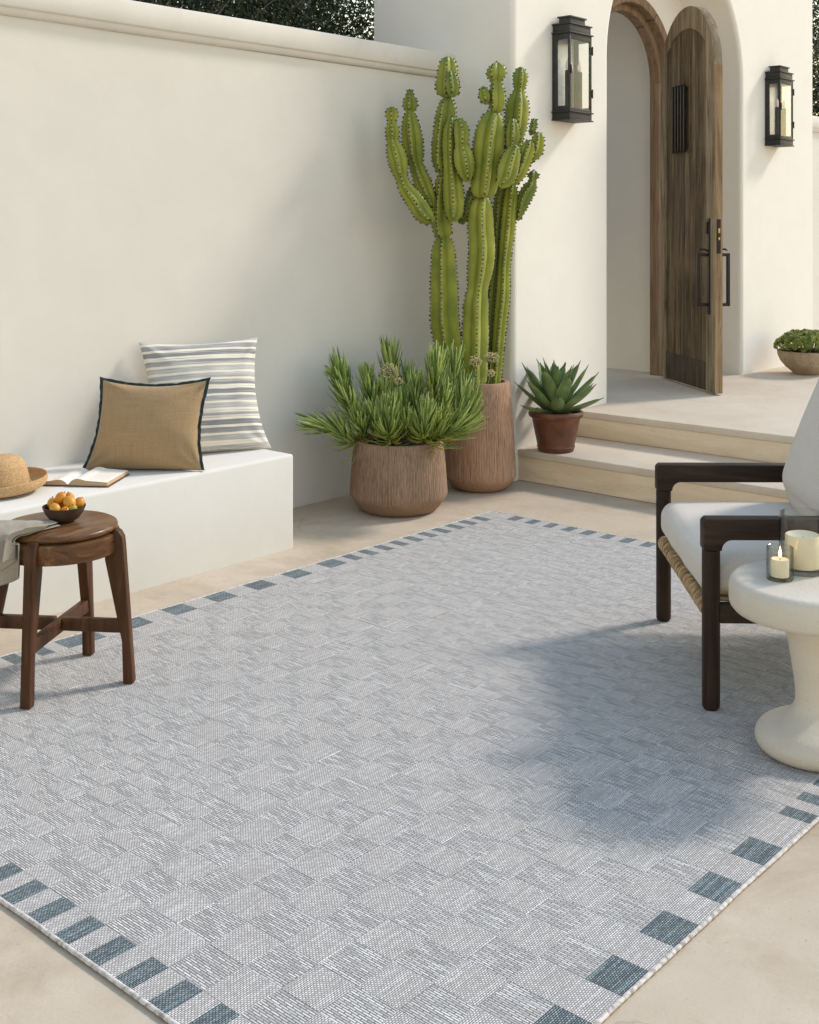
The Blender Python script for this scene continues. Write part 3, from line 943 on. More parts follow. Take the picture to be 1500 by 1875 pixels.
M['page'] = t.out(t.mix((.80, .755, .68), (.30, .27, .24), t.math('MULTIPLY', msk, .55)), .9, spec=.1)
M['cover'] = m_simple('book_cover', (.085, .04, .025), .6)
def page_block(sg, th, w_):
    # cross-section across the book: rises from the gutter and falls to the fore edge
    top = []
    for i in range(15):
        x = w_ * i / 14
        top.append((x, .004 + th * (1 - math.exp(-x / .012)) * (1 - .35 * (x / w_) ** 1.5) + .006 * math.sin(PI * min(1, x / .07)) * (x < .07)))
    mb = MB()
    d0, d1 = .004, .232
    for i in range(14):
        (x0, z0), (x1, z1) = top[i], top[i + 1]
        mb.add([(sg * x0, d0, z0), (sg * x1, d0, z1), (sg * x1, d1, z1), (sg * x0, d1, z0)], [(0, 1, 2, 3)], 0)
        mb.add([(sg * x0, d0, .0035), (sg * x1, d0, .0035), (sg * x1, d0, z1), (sg * x0, d0, z0)], [(0, 1, 2, 3)], 1)
        mb.add([(sg * x0, d1, .0035), (sg * x1, d1, .0035), (sg * x1, d1, z1), (sg * x0, d1, z0)], [(3, 2, 1, 0)], 1)
    x, z = top[-1]
    mb.add([(sg * x, d0, .0035), (sg * x, d1, .0035), (sg * x, d1, z), (sg * x, d0, z)], [(0, 1, 2, 3)], 1)
    mb.build('page_block', [M['page'], M['page_edge']], book, 40)
page_block(1, .021, .157); page_block(-1, .016, .150)
cv = MB().box((-.156, 0, 0), (-.006, .238, .003), .001).box((.006, 0, 0), (.163, .238, .003), .001).box((-.0055, .001, .0005), (.0055, .237, .0045), .001)
cv.build('cover', M['cover'], book)

# ------------------------------------------------------------------ wooden stool
sc_ = Vector((2.069, 3.262, 0))
stool = empty('stool', sc_, 0, 'round topped brown wooden stool with splayed legs holding a bowl of fruit', 'stool')
SZ = .496
top = MB().lathe([(0, SZ - .022), (.168, SZ - .022), (.175, SZ - .018), (.177, SZ - .011), (.174, SZ - .004), (.166, SZ), (.08, SZ + .0005), (0, SZ + .0005)], seg=72)
top.build('seat', M['stooltop'], stool, 60)
ap_ = MB().lathe([(.150, SZ - .086), (.178, SZ - .086), (.181, SZ - .082), (.183, SZ - .034), (.181, SZ - .027), (.170, SZ - .0235), (.15, SZ - .0235)], seg=72)
ap_.build('apron', M['stooltop'], stool, 40)
feet = [(1.877, 3.137), (2.204, 3.071), (2.262, 3.387)]
feet.append((feet[0][0] + feet[2][0] - feet[1][0], feet[0][1] + feet[2][1] - feet[1][1]))
for (fu, fv) in feet:
    fl = Vector((fu, fv, 0)) - sc_
    rd = fl.normalized(); tn = Vector((-rd.y, rd.x, 0))
    foot_r = fl.length
    # radial section of the leg: (radius, z) outline
    out_top, zt_ = .203, SZ - .012
    poly = [(foot_r - .026, .0095), (foot_r + .006, .0095), (foot_r + .005, .03), (out_top + .006, zt_ - .05), (out_top + .003, zt_ - .025), (out_top - .008, zt_ - .006), (out_top - .022, zt_), (.150, zt_ - .028), (.150, zt_ - .095), (foot_r - .030, .14)]
    Mx = Matrix(((rd.x, tn.x, 0, 0), (rd.y, tn.y, 0, 0), (0, 0, 1, 0), (0, 0, 0, 1)))
    MB().prism(poly, 1, -.0165, .0165, .004, Mx).build('leg', M['stoolwood'], stool, 40)
for i in (0, 1):
    a = Vector((*feet[i], 0)) - sc_; b = Vector((*feet[i + 2], 0)) - sc_
    f_ = .86
    zc = .178 + (.0 if i == 0 else .004)
    d = (b - a).normalized(); nn = Vector((-d.y, d.x, 0))
    Mx = Matrix(((d.x, nn.x, 0, 0), (d.y, nn.y, 0, 0), (0, 0, 1, zc), (0, 0, 0, 1)))
    ln = (b - a).length / 2 * f_
    if i == 0:
        MB().box((-ln, -.012, -.020), (ln, .012, .020), .003, Mx).build('stretcher', M['stoolwood'], stool)
    else:
        sm = MB().box((-ln, -.0122, -.018), (-.0125, .0122, .022), .003, Mx).box((.0125, -.0122, -.018), (ln, .0122, .022), .003, Mx)
        sm.build('stretcher', M['stoolwood'], stool)

# bowl of kumquats
bc = Vector((2.085, 3.262, SZ + .001))
M['bowl'] = m_simple('dark_brown_ceramic', (.055, .032, .022), .55, var=.25, sc=40)
bowl = MB().lathe([(0, 0), (.028, 0), (.033, .003), (.046, .012), (.058, .028), (.0655, .046), (.066, .049), (.0640, .049), (.062, .046), (.054, .028), (.04, .012), (0, .006)], seg=48)
tag(bowl.build('bowl', M['bowl'], None, 60, bc), 'small dark brown bowl of orange fruit on the wooden stool', 'bowl')
def m_fruit(name, a, b):
    t = NT(name)
    n = t.noise(12, detail=3); p = t.noise(260, detail=1)
    return t.out(t.ramp(n, [(.35, a), (.68, b)]), .36, t.bump(p, .0012, .5), spec=.45, sss=.1)
M['fruit'] = m_fruit('orange_fruit', (.55, .18, .014), (.63, .26, .02))
M['fruit_yellow'] = m_fruit('yellow_fruit', (.56, .24, .018), (.63, .31, .028))
M['fruit_green'] = m_fruit('greenish_fruit', (.52, .30, .03), (.22, .24, .03))
fr = [(-.040, .018, .050, 1.0, 'y', 'yellow orange fruit at the left side of the brown bowl'),
      (-.016, -.042, .049, .92, 'y', 'yellow fruit at the front rim of the brown bowl'),
      (-.012, .006, .071, .98, 'o', 'orange fruit on top of the fruit in the bowl'),
      (.020, -.010, .060, 1.08, 'y', 'largest yellow fruit right of centre in the bowl'),
      (.044, .012, .055, .92, 'o', 'orange fruit at the right rim of the bowl with a small stem'),
      (.004, .040, .062, .95, 'o', 'orange fruit at the far side of the bowl'),
      (.014, -.040, .040, .85, 'o', 'dark orange fruit low at the front of the bowl'),
      (.036, -.030, .044, .80, 'g', 'small greenish fruit low at the right of the bowl'),
      (-.020, .036, .044, .9, 'o', 'orange fruit low at the back left of the bowl')]
rx, ry = Vector((SY, -CY, 0)), Vector((CY, SY, 0))
for (a, b, z, s, k, lab) in fr:
    root = empty('fruit', bc + rx * a + ry * b + Vector((0, 0, z)), 0, lab, 'fruit', 'kumquats in the brown bowl')
    T = Matrix.Rotation(rng.uniform(0, 3), 4, 'Z') @ Matrix.Rotation(rng.uniform(-.9, .9), 4, 'X')
    f = MB().ball((0, 0, 0), (.0178 * s, .0178 * s, .0205 * s), 3, T)
    f.build('flesh', M[{'o': 'fruit', 'y': 'fruit_yellow', 'g': 'fruit_green'}[k]], root, 180)
    sv = T @ Vector((0, 0, .0205 * s))
    MB().tube([sv * .97, sv * 1.08, sv * 1.16], [.0022, .0016, .001], 6).build('stem', M['wick'], root)

# linen napkin over the rim of the stool
M['linen'] = m_fabric('linen_napkin', (.43, .385, .325), (.35, .305, .25), 900, .3, .0006)
def napkin_layer(shift, lift, shorten, wscale, ph):
    dirr = (-rx * .74 - ry * .67).normalized()
    tn = Vector((-dirr.y, dirr.x, 0))
    if tn.dot(rx) < 0: tn = -tn
    ni, nj = 70, 44
    vs = []; fs = []
    L = .33
    for i in range(ni + 1):
        s = L * i / ni
        for j in range(nj + 1):
            t_ = j / nj * 2 - 1
            reach = 1 - .13 * (t_ * .5 + .5) ** 1.2          # right part hangs less far
            ss = s * reach * shorten * (1 + .05 * math.sin(t_ * 3.1 + ph + .6))
            r0, rim = .03, .186
            wid = .045 + .060 * min(1, s / .15) - .012 * (s / L)
            wid *= wscale
            fold = math.sin(t_ * 4.6 + .9 + ph) * .027 * min(1, .3 + s / .2) + math.sin(t_ * 10 + 1.5 + s * 9) * .005
            lat = t_ * wid + shift * min(1, .25 + s / .16)
            top_len = rim - r0
            bend = .020
            if ss < top_len:
                r = r0 + ss; z = SZ + .003 + max(0, fold) * .75 * min(1, ss / .06) + .002
                ro = 0
            else:
                q = ss - top_len
                if q < bend * PI / 2:
                    a = q / bend
                    r = rim + bend * math.sin(a); z = SZ + .004 - bend * (1 - math.cos(a)) + max(0, fold) * .6
                    ro = max(0, fold) * a / (PI / 2)
                else:
                    q2 = q - bend * PI / 2
                    r = rim + bend + .012 * math.sin(q2 * 9) - .10 * q2; z = SZ + .004 - bend - q2
                    ro = fold * (1 + 2.2 * q2)
            # follow the round rim sideways
            drop = lat * lat / (2 * .19)
            rr = r - drop * .8 + ro
            p = sc_ + dirr * (rr + (lift if ss > top_len else 0)) + tn * (lat + .010 + .006 * math.sin(s * 22 + t_ * 2 + ph))
            vs.append((p.x, p.y, z + lift))
    for i in range(ni):
        for j in range(nj):
            fs.append((i * (nj + 1) + j, (i + 1) * (nj + 1) + j, (i + 1) * (nj + 1) + j + 1, i * (nj + 1) + j + 1))
    return vs, fs
def napkin():
    mb = MB()
    mb.add(*napkin_layer(-.012, 0, 1.0, 1.0, 0))
    mb.add(*napkin_layer(.040, .007, .86, .62, 1.9))
    c0 = Vector(mb.v[len(mb.v) // 3])
    mb.v = [tuple(Vector(p) - c0) for p in mb.v]
    o = mb.build('napkin', M['linen'], None, 180, c0)
    md = o.modifiers.new('thickness', 'SOLIDIFY'); md.thickness = .0022; md.offset = 1
    tag(o, 'grey beige linen napkin draped over the rim of the wooden stool', 'napkin')
napkin()

# ------------------------------------------------------------------ armchair
legA = Vector((3.198, 1.637, 0)); legB = Vector((3.803, 2.131, 0))
cx_dir = (legB - legA).normalized()
cy_dir = Vector((-cx_dir.y, cx_dir.x, 0))            # forwards; arms run along -y
cmid = (legA + legB) / 2
half = (legB - legA).length / 2
crz = math.atan2(cx_dir.y, cx_dir.x)
chair = empty('armchair', cmid, crz, 'dark wood armchair with open arms and a rattan wrapped front rail', 'armchair')
AT = .568
M['rattan'] = None
t = NT('rattan')
n1 = t.noise(1.0, t.co((95, 30, 30)), detail=3); n2 = t.noise(14, detail=3)
M['rattan'] = t.out(t.mix(t.ramp(n1, [(.3, (.17, .10, .045)), (.5, (.36, .235, .115)), (.72, (.56, .42, .24))]), (.24, .15, .075), t.ramp(n2, [(.5, 0.0), (.75, .6)])), .55, t.bump(n1, .001, .5), spec=.35)
FZ = .009
for sx in (-1, 1):
    x = sx * half
    lg = MB().lathe([(0, FZ), (.020, FZ), (.0255, FZ + .008), (.0262, .05), (.0262, AT - .0945), (0, AT - .0945)], (x, 0, 0), 32)
    lg.build('leg', M['chairwood'], chair, 40)
    lg = MB().lathe([(0, FZ), (.020, FZ), (.0255, FZ + .008), (.0262, .05), (.0262, AT - .064), (0, AT - .064)], (x, -.72, 0), 32)
    lg.build('leg', M['chairwood'], chair, 40)
    # arm with its curved corner block
    yf, yb = .0275, -.80
    poly = [(yf, AT - .094), (yf, AT - .012), (yf - .004, AT - .004), (yf - .012, AT), (yb, AT + .004), (yb, AT - .058)]
    r = .030
    poly += [(-.0275 - r + r * math.sin(a) * 1.0, AT - .062 - r + r * math.cos(a)) for a in [PI / 2 * i / 8 for i in range(9)]]
    poly += [(-.0275, AT - .094)]
    am = MB().prism(poly, 0, x - .0272, x + .0272, .007)
    am.build('arm', M['chairwood_arm'], chair, 40)
    sr = MB().box((x - .016, -.70, .262), (x + .016, -.022, .318), .004)
    sr.build('side_rail', M['chairwood_arm'], chair)
    bp = MB().prism([(-.66, .30), (-.70, .30), (-.86, .90), (-.82, .90)], 0, x * .86 - .018, x * .86 + .018, .005)
    bp.build('back_post', M['chairwood'], chair)
br_ = MB().box((-half + .018, -.735, .265), (half - .018, -.705, .315), .004)
br_.build('rear_rail', M['chairwood'], chair)
for k in range(3):
    z = .42 + k * .19
    y = -.665 - (z - .30) * .2667
    MB().box((-half * .84, y - .016, z - .022), (half * .84, y - .002, z + .022), .004).build('back_slat', M['chairwood'], chair)
# rattan wrapped front rail and the woven deck
rl = MB(); pts = []; rads = []
nw = 46
for i in range(nw * 5 + 1):
    u = i / (nw * 5)
    pts.append((-half + .026 + u * (2 * half - .052), .0, .292 + .0008 * math.sin(i * 1.7)))
    ph = (i % 5) / 5
    rads.append(.0235 + .0032 * math.sin(PI * ph) + .0012 * mnoise.noise(Vector((i // 5 * .77, 2.2, 0))))
rl.tube(pts, rads, 14, False)
rl.build('wrapped_rail', M['rattan'], chair, 180)
dk = MB()
nc = 54
for i in range(nc):
    x = -half + .035 + (2 * half - .07) * (i + .5) / nc
    dk.tube([(x, -.005, .3185), (x, -.18, .308), (x, -.36, .303), (x, -.54, .308), (x, -.70, .3175)], .0058, 5, False)
dko = dk.build('woven_deck', M['rattan'], chair, 180); dko['kind'] = 'stuff'

M['canvas'] = m_fabric('cushion_canvas', (.72, .66, .59), (.64, .58, .51), 1100, .15, .0004)
def rounded_cushion(w_, d_, h_, r, crown=.02, n=26, seed=0, pinch=0.0):
    bm = bmesh.new()
    bmesh.ops.create_cube(bm, size=2)
    bmesh.ops.subdivide_edges(bm, edges=bm.edges[:], cuts=n, use_grid_fill=True)
    ex = (w_ / 2, d_ / 2, h_ / 2)
    for v in bm.verts:
        p = Vector([math.copysign(abs(c) ** .8, c) for c in v.co])
        q = Vector([p[i] * ex[i] for i in range(3)])
        inner = Vector([max(-ex[i] + r, min(ex[i] - r, q[i])) for i in range(3)])
        d = q - inner
        if d.length > 1e-6: q = inner + d.normalized() * min(r, d.length * 1.0 if d.length < r else r)
        fx = max(0, 1 - p.x ** 2); fy = max(0, 1 - p.y ** 2); fz = max(0, 1 - p.z ** 2)
        q.z += math.copysign(1, p.z) * crown * fx * fy * (abs(p.z) > .6)
        q.x += math.copysign(1, p.x) * crown * .5 * fy * fz * (abs(p.x) > .9)
        q.y += math.copysign(1, p.y) * crown * .5 * fx * fz * (abs(p.y) > .9)
        nz = mnoise.noise(q * 7 + Vector((seed, 0, 0))) * .004
        q += q.normalized() * nz
        v.co = q
    return bm
# seat cushion
scush = bpy.data.objects.new('seat_cushion', None); link(scush)
scush.location = cmid + cy_dir * (-.31) + Vector((0, 0, .384)); scush.rotation_euler = (0, 0, crz)
tag(scush, 'pale canvas seat cushion on the dark wood armchair', 'cushion')
sb_ = MB().bm(rounded_cushion(2 * half - .06, .66, .128, .048, .016, seed=4))
sb_.build('cover', M['canvas'], scush, 180)
pp = []
for i in range(121):
    a = 2 * PI * i / 120
    ca, sa = math.cos(a), math.sin(a)
    k = (abs(ca) ** 8 + abs(sa) ** 8) ** (-1 / 8)
    pp.append((ca * k * (half - .0295), sa * k * (.331), -.028))
MB().tube(pp, .0028, 6, False).build('piping', M['canvas'], scush, 180)
bcush = bpy.data.objects.new('back_cushion', None); link(bcush)
tag(bcush, 'pale canvas back cushion leaning in the dark wood armchair', 'cushion')
bcush.matrix_world = Matrix.Translation(cmid + cy_dir * (-.555) + Vector((0, 0, .70))) @ Matrix.Rotation(crz, 4, 'Z') @ Matrix.Rotation(math.radians(21), 4, 'X')
bb = MB().bm(rounded_cushion(2 * half - .07, .20, .53, .085, .05, seed=9))
bb.build('cover', M['canvas'], bcush, 180)

# ------------------------------------------------------------------ stone side table with candles
tc = Vector((3.121, 1.296, 0))
t = NT('cast_stone')
n1 = t.noise(3, detail=5); n2 = t.noise(240, detail=2); n3 = t.noise(90, detail=3)
c = t.ramp(n1, [(.3, (.56, .50, .415)), (.7, (.66, .605, .52))])
c = t.mix(c, (.42, .35, .27), t.ramp(n2, [(.62, 0.0), (.72, .5)]))
M['caststone'] = t.out(c, .85, t.bump(n3, .0025, .7, t.bump(n2, .001, .5)), spec=.2)
stbl = empty('side_table', tc, 0, 'round cast stone pedestal side table with two candles on it', 'side table')
TZ = .470
tp = MB().lathe([(0, .381), (.09, .379), (.19, .381), (.211, .386), (.219, .396), (.222, .410), (.2215, .444), (.218, .458), (.209, .4678), (.196, TZ), (0, TZ)], seg=96)
tp.build('tabletop', M['caststone'], stbl, 60)
def smooth_prof(pts, n=6):
    out = []
    P = [pts[0]] + pts + [pts[-1]]
    for i in range(1, len(P) - 2):
        for k in range(n):
            t_ = k / n
            a, b, c, d = (Vector(P[i - 1]), Vector(P[i]), Vector(P[i + 1]), Vector(P[i + 2]))
            q = .5 * ((2 * b) + (c - a) * t_ + (2 * a - 5 * b + 4 * c - d) * t_ ** 2 + (3 * b - a - 3 * c + d) * t_ ** 3)
            out.append((max(0, q.x), q.y))
    out.append(pts[-1]); return out
pd = smooth_prof([(.118, .010), (.136, .014), (.149, .027), (.1535, .045), (.148, .063), (.130, .081), (.095, .099), (.063, .119), (.050, .145), (.050, .18), (.058, .24), (.069, .305), (.082, .358), (.088, .3815)], 5)
MB().lathe([(0, .0095)] + pd, seg=96).build('pedestal', M['caststone'], stbl, 180)

def tumbler(name, c, r, h, facets, wall, base, label):
    root = empty(name, c, 0, label, 'glass')
    rf = (lambda k: (lambda rr, z, a: rr * (1 - .035 * k * (abs(math.cos(a * facets / 2)))) if z > .004 else rr))
    o = MB().lathe([(0, .0), (r * .93, 0), (r * .985, .004), (r, .012), (r * .985, h * .8), (r * .97, h), (r * .97 - wall * .5, h + .0012), (r * .97 - wall, h), (r * .985 - wall, h * .8), (r - wall, base + .004), (r - wall - .004, base), (0, base)], seg=facets * 8, rfun=rf(1))
    o.build('glass_wall', M['tumbler'], root, 50)
    return root
c1 = Vector((3.062, 1.366, TZ + .0005)); c2 = Vector((3.178, 1.352, TZ + .0005))
tumbler('candle_holder', c1, .0365, .086, 9, .0028, .008, 'small clear faceted glass holding a lit candle on the stone table')
tumbler('candle_holder', c2, .0640, .158, 12, .0035, .012, 'tall smoky faceted glass holding a large candle on the stone table')
def candle(c, r, h, label, lit, lump):
    root = empty('candle', c, 0, label, 'candle', 'candles on the stone table')
    rf = lambda rr, z, a: rr * (1 + (.03 * math.sin(3 * a + 1) * (z > h * .9) * lump))
    w_ = MB().lathe([(0, 0), (r, 0), (r, h - .003), (r - .002, h), (r * .8, h - .002 - lump * .004), (r * .3, h - .004 - lump * .012), (0, h - .004 - lump * .014)], seg=40, rfun=rf)
    w_.build('wax', M['wax'], root, 60)
    hw = h - .005 - lump * .014
    MB().tube([(0, 0, hw), (.001, 0, hw + .006), (.0025, 0, hw + .011)], .001, 6).build('wick', M['wick'], root)
    if lit:
        fl = MB().lathe([(0, 0), (.0028, .003), (.0042, .008), (.0038, .013), (.0022, .020), (.0008, .027), (0, .030)], (.0015, 0, hw + .008), 12)
        fl.build('flame', M['flame'], root, 180)
candle(c1 + Vector((0, 0, .0085)), .024, .046, 'short lit ivory candle in the small clear glass', True, 0)
candle(c2 + Vector((0, 0, .0125)), .046, .088, 'broad ivory candle in the tall smoky glass', False, 1)

# ------------------------------------------------------------------ planters
def m_terracotta(name, a, b, dark):
    t = NT(name)
    n1 = t.noise(5, t.co((1, 1, .6)), detail=6, rough=.6); n2 = t.noise(2.2, t.co((1.6, 1.6, .35)), detail=5)
    c = t.mix(t.ramp(n1, [(.3, a), (.7, b)]), dark, t.ramp(n2, [(.48, 0.0), (.75, .65)]))
    n3 = t.noise(1.0, t.co((230, 230, 2.5)), detail=4, rough=.7)
    c = t.mix(c, tuple(x * .5 for x in dark), t.ramp(n3, [(.5, 0.0), (.68, .75)]))
    c = t.mix(c, tuple(min(1, x * 1.35) for x in b), t.ramp(n3, [(.34, .6), (.45, 0.0)]))
    return t.out(c, .85, t.bump(t.noise(120, detail=3), .001, .5, t.bump(n3, .002, .5)), spec=.15)
M['terra'] = m_terracotta('brown_terracotta', (.24, .15, .10), (.34, .225, .155), (.17, .105, .074))
M['terra_pink'] = m_terracotta('rose_terracotta', (.36, .215, .14), (.47, .30, .205), (.25, .15, .10))
def fluted_pot(name, c, prof, z0, z1, n, mat, label, soil_r, soil_z):
    root = empty(name, c, 0, label, 'planter')
    p = []
    for (r0, a0), (r1, a1) in zip(prof, prof[1:]):
        k = max(1, int(abs(a1 - a0) / .03))
        for i in range(k): p.append((r0 + (r1 - r0) * i / k, a0 + (a1 - a0) * i / k))
    p.append(prof[-1])
    ph = [random.Random(i * 7 + n).uniform(.5, 1.0) for i in range(n)]
    def rf(r, z, a):
        if z0 < z < z1 and r > prof[3][0] * .6:
            k = int(a / (2 * PI) * n + .5) % n
            w_ = min(1, (z - z0) / .02, (z1 - z) / .02)
            return r - .0028 * w_ * ph[k] * (.5 + .5 * math.cos(a * n))
        return r
    MB().lathe(p, seg=n * 4, rfun=rf).build('pot', mat, root, 60)
    s = MB(); vs = []; fs = []
    nr, na = 8, 40
    vs.append((0, 0, soil_z + .01))
    for i in range(1, nr + 1):
        for j in range(na):
            a = 2 * PI * j / na; r = soil_r * i / nr
            vs.append((r * math.cos(a), r * math.sin(a), soil_z + .008 * mnoise.noise(Vector((r * 30 * math.cos(a), r * 30 * math.sin(a), 0)))))
    for j in range(na): fs.append((0, 1 + j, 1 + (j + 1) % na))
    for i in range(nr - 1):
        for j in range(na):
            k = (j + 1) % na
            fs.append((1 + i * na + j, 1 + (i + 1) * na + j, 1 + (i + 1) * na + k, 1 + i * na + k))
    s.add(vs, fs); s.build('soil', M['soil'], root, 180)
    return root
LP = Vector((4.45, 3.979, 0)); TP = Vector((5.103, 3.969, 0)); 
fluted_pot('planter', LP, [(0, .001), (.17, .001), (.188, .006), (.205, .022), (.232, .060), (.2435, .078), (.2445, .095), (.236, .22), (.222, .347), (.2185, .353), (.205, .353), (.203, .34), (.205, .30), (0, .30)], .075, .335, 100, M['terra'], 'low wide brown fluted planter of spiky succulents on the patio', .205, .318)
fluted_pot('planter', TP, [(0, .001), (.125, .001), (.14, .006), (.158, .022), (.184, .055), (.1915, .072), (.1925, .09), (.180, .33), (.157, .570), (.153, .577), (.134, .577), (.131, .565), (.135, .50), (0, .50)], .07, .555, 84, M['terra_pink'], 'tall brown fluted planter holding the cactus', .136, .535)

# ------------------------------------------------------------------ the tall cactus
t = NT('cactus_skin')
rib = t.attr('rib'); ageA = t.attr('age')
n1 = t.noise(6, detail=5); n2 = t.noise(1.0, t.co((40, 40, 75), (.5, .4, 0)), detail=3)
c = t.mix((.155, .195, .018), (.33, .345, .042), t.ramp(n1, [(.35, 0.0), (.7, 1.0)]))
c = t.mix(c, (.30, .31, .085), t.math('MULTIPLY', t.ramp(n2, [(.5, 0.0), (.75, 1.0)]), .35))
c = t.mix(c, (.055, .11, .028), t.math('MULTIPLY', ageA, .8))
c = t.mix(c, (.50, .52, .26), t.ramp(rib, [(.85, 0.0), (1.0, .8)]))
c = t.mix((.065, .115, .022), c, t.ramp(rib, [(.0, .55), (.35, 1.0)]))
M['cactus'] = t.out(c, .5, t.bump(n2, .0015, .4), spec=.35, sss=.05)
M['spine'] = m_simple('cactus_spines', (.022, .014, .010), .8)

cactus = empty('cactus', TP + Vector((0, 0, .53)), 0, 'tall green candelabra cactus in the tall fluted planter', 'cactus')
def catmull(P, t_):
    n = len(P) - 1
    i = min(n - 1, int(t_)); f = t_ - i
    a = P[max(0, i - 1)]; b = P[i]; c = P[i + 1]; d = P[min(n, i + 2)]
    return [.5 * (2 * b[k] + (c[k] - a[k]) * f + (2 * a[k] - 5 * b[k] + 4 * c[k] - d[k]) * f * f + (3 * b[k] - a[k] - 3 * c[k] + d[k]) * f ** 3) for k in range(len(b))]
def cactus_stem(pts, ribs=4, phase=0.15, age=0.0):
    """pts: (x, y, D, width px) along the stem in photograph pixels at distance D"""
    P = []
    for (px, py, D, wp) in pts:
        q = at(px, py, D)
        P.append((q.x, q.y, q.z, max(.004, wp * D / FPX / 2)))
    # arc-length sampling
    fine = [catmull(P, (len(P) - 1) * i / 400) for i in range(401)]
    acc = [0]
    for a, b in zip(fine, fine[1:]): acc.append(acc[-1] + (Vector(b[:3]) - Vector(a[:3])).length)
    total = acc[-1]
    ns = max(8, int(total / .0075))
    ring = []
    k = 0
    for i in range(ns + 1):
        s = total * i / ns
        while k < 399 and acc[k + 1] < s: k += 1
        f = (s - acc[k]) / max(1e-9, acc[k + 1] - acc[k])
        ring.append([fine[k][q] + (fine[k + 1][q] - fine[k][q]) * f for q in range(4)])
    sub = 8
    mb = MB(); dots = MB()
    vs = []; ribv = []; agev = []
    side = None
    toc = None
    nper = ribs * sub
    pitch = .0205
    lastd = -1
    for i, r in enumerate(ring):
        c = Vector(r[:3])
        a = Vector(ring[max(0, i - 1)][:3]); b = Vector(ring[min(ns, i + 1)][:3])
        tan = (b - a).normalized()
        if toc is None:
            toc = Vector((-CY, -SY, 0))
        toc = (toc - tan * toc.dot(tan)).normalized()
        side = toc.cross(tan).normalized()
        s = total * i / ns
        cap = 1.0
        end = total - s
        R = r[3]
        if end < R: cap = math.sqrt(max(0, 1 - ((R - end) / R) ** 2)) * .92 + .03
        if s < .012: cap *= .6 + .4 * s / .012
        R *= cap * (1 + .012 * math.sin(s * 31 + phase * 9) + .02 * mnoise.noise(Vector((s * 14, phase * 5, ribs))))
        tooth = .5 + .5 * math.cos(2 * PI * s / pitch)
        for q in range(nper):
            an = 2 * PI * q / nper
            f = (q % sub) / sub
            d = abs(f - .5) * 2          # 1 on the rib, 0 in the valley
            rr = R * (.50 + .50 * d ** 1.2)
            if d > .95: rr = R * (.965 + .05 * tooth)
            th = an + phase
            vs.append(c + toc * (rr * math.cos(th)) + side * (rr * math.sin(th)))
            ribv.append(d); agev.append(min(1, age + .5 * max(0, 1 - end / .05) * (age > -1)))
        if int(s / pitch) != lastd and s > .01:
            lastd = int(s / pitch)
            for q in range(0, nper, sub):
                th = 2 * PI * q / nper + phase
                dv = toc * math.cos(th) + side * math.sin(th)
                p = c + dv * (R * 1.02)
                e_ = .0046 * rng.uniform(.75, 1.25)
                dots.add([p + dv * e_ * 1.3, p - dv * e_, p + tan * e_ * 1.15, p - tan * e_ * 1.15, p + dv.cross(tan) * e_, p - dv.cross(tan) * e_],
                         [(0, 2, 4), (0, 4, 3), (0, 3, 5), (0, 5, 2), (1, 4, 2), (1, 3, 4), (1, 5, 3), (1, 2, 5)])
                if rng.random() < .22:
                    for sg in (1, -1):
                        tip = p + dv * .009 + tan * .005 * sg
                        dots.add([p + tan * .001, p - tan * .001, tip], [(0, 1, 2)])
    fs = []
    for i in range(ns):
        for q in range(nper):
            r_ = (q + 1) % nper
            fs.append((i * nper + q, i * nper + r_, (i + 1) * nper + r_, (i + 1) * nper + q))
    fs.append(tuple(ns * nper + q for q in range(nper)))
    o0 = cactus.location
    mb.add([v - o0 for v in vs], fs); mb.attr = {'rib': ribv, 'age': agev}
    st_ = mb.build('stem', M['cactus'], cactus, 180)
    dots.v = [tuple(Vector(p) - o0) for p in dots.v]
    d_ = dots.build('spines', M['spine'], st_, 0); d_['kind'] = 'stuff'
def z3(x, y): return 680 + x / 4.412, 80 + y / 4.412
def z8(x, y): return 780 + x / 5.517, 380 + y / 5.517
def S3(lst, D, **k):
    cactus_stem([(*z3(x, y), D + (q[0] if q else 0), w_ / 4.412) for (x, y, w_, *q) in lst], **k)
# left trunk, four segments pinched between
cactus_stem([(855, 712, 6.40, 36), (840, 672, 6.40, 46), (824, 630, 6.40, 54), (817, 590, 6.40, 56), (816, 545, 6.40, 55), (815, 500, 6.40, 52), (814, 462, 6.40, 46), (814, 430, 6.40, 38)], ribs=5, phase=.30)
S3([(590, 1570, 140), (575, 1500, 175), (565, 1400, 165), (570, 1250, 150), (580, 1120, 135), (590, 1030, 110)], 6.40, ribs=4, phase=.5)
S3([(590, 1045, 120), (575, 960, 180), (580, 850, 205), (590, 700, 200), (605, 560, 180), (612, 470, 150), (612, 425, 115)], 6.40, ribs=4, phase=.5)
S3([(612, 435, 120), (614, 360, 190), (616, 270, 175), (618, 180, 150), (620, 100, 120)], 6.40, ribs=4, phase=.15)
S3([(655, 430, 60), (660, 380, 110), (652, 300, 100), (640, 215, 75)], 6.31, ribs=4, phase=.2, age=.3)
S3([(660, 1440, 60), (668, 1360, 150), (665, 1230, 170), (655, 1080, 145), (645, 960, 130), (642, 830, 140), (645, 690, 120), (655, 590, 70)], 6.31, ribs=4, phase=.1)
S3([(780, 1120, 50), (765, 1030, 140), (748, 930, 165), (735, 850, 140), (728, 815, 105), (730, 750, 125), (725, 680, 118), (705, 600, 70)], 6.26, ribs=4, phase=-.1, age=.05)
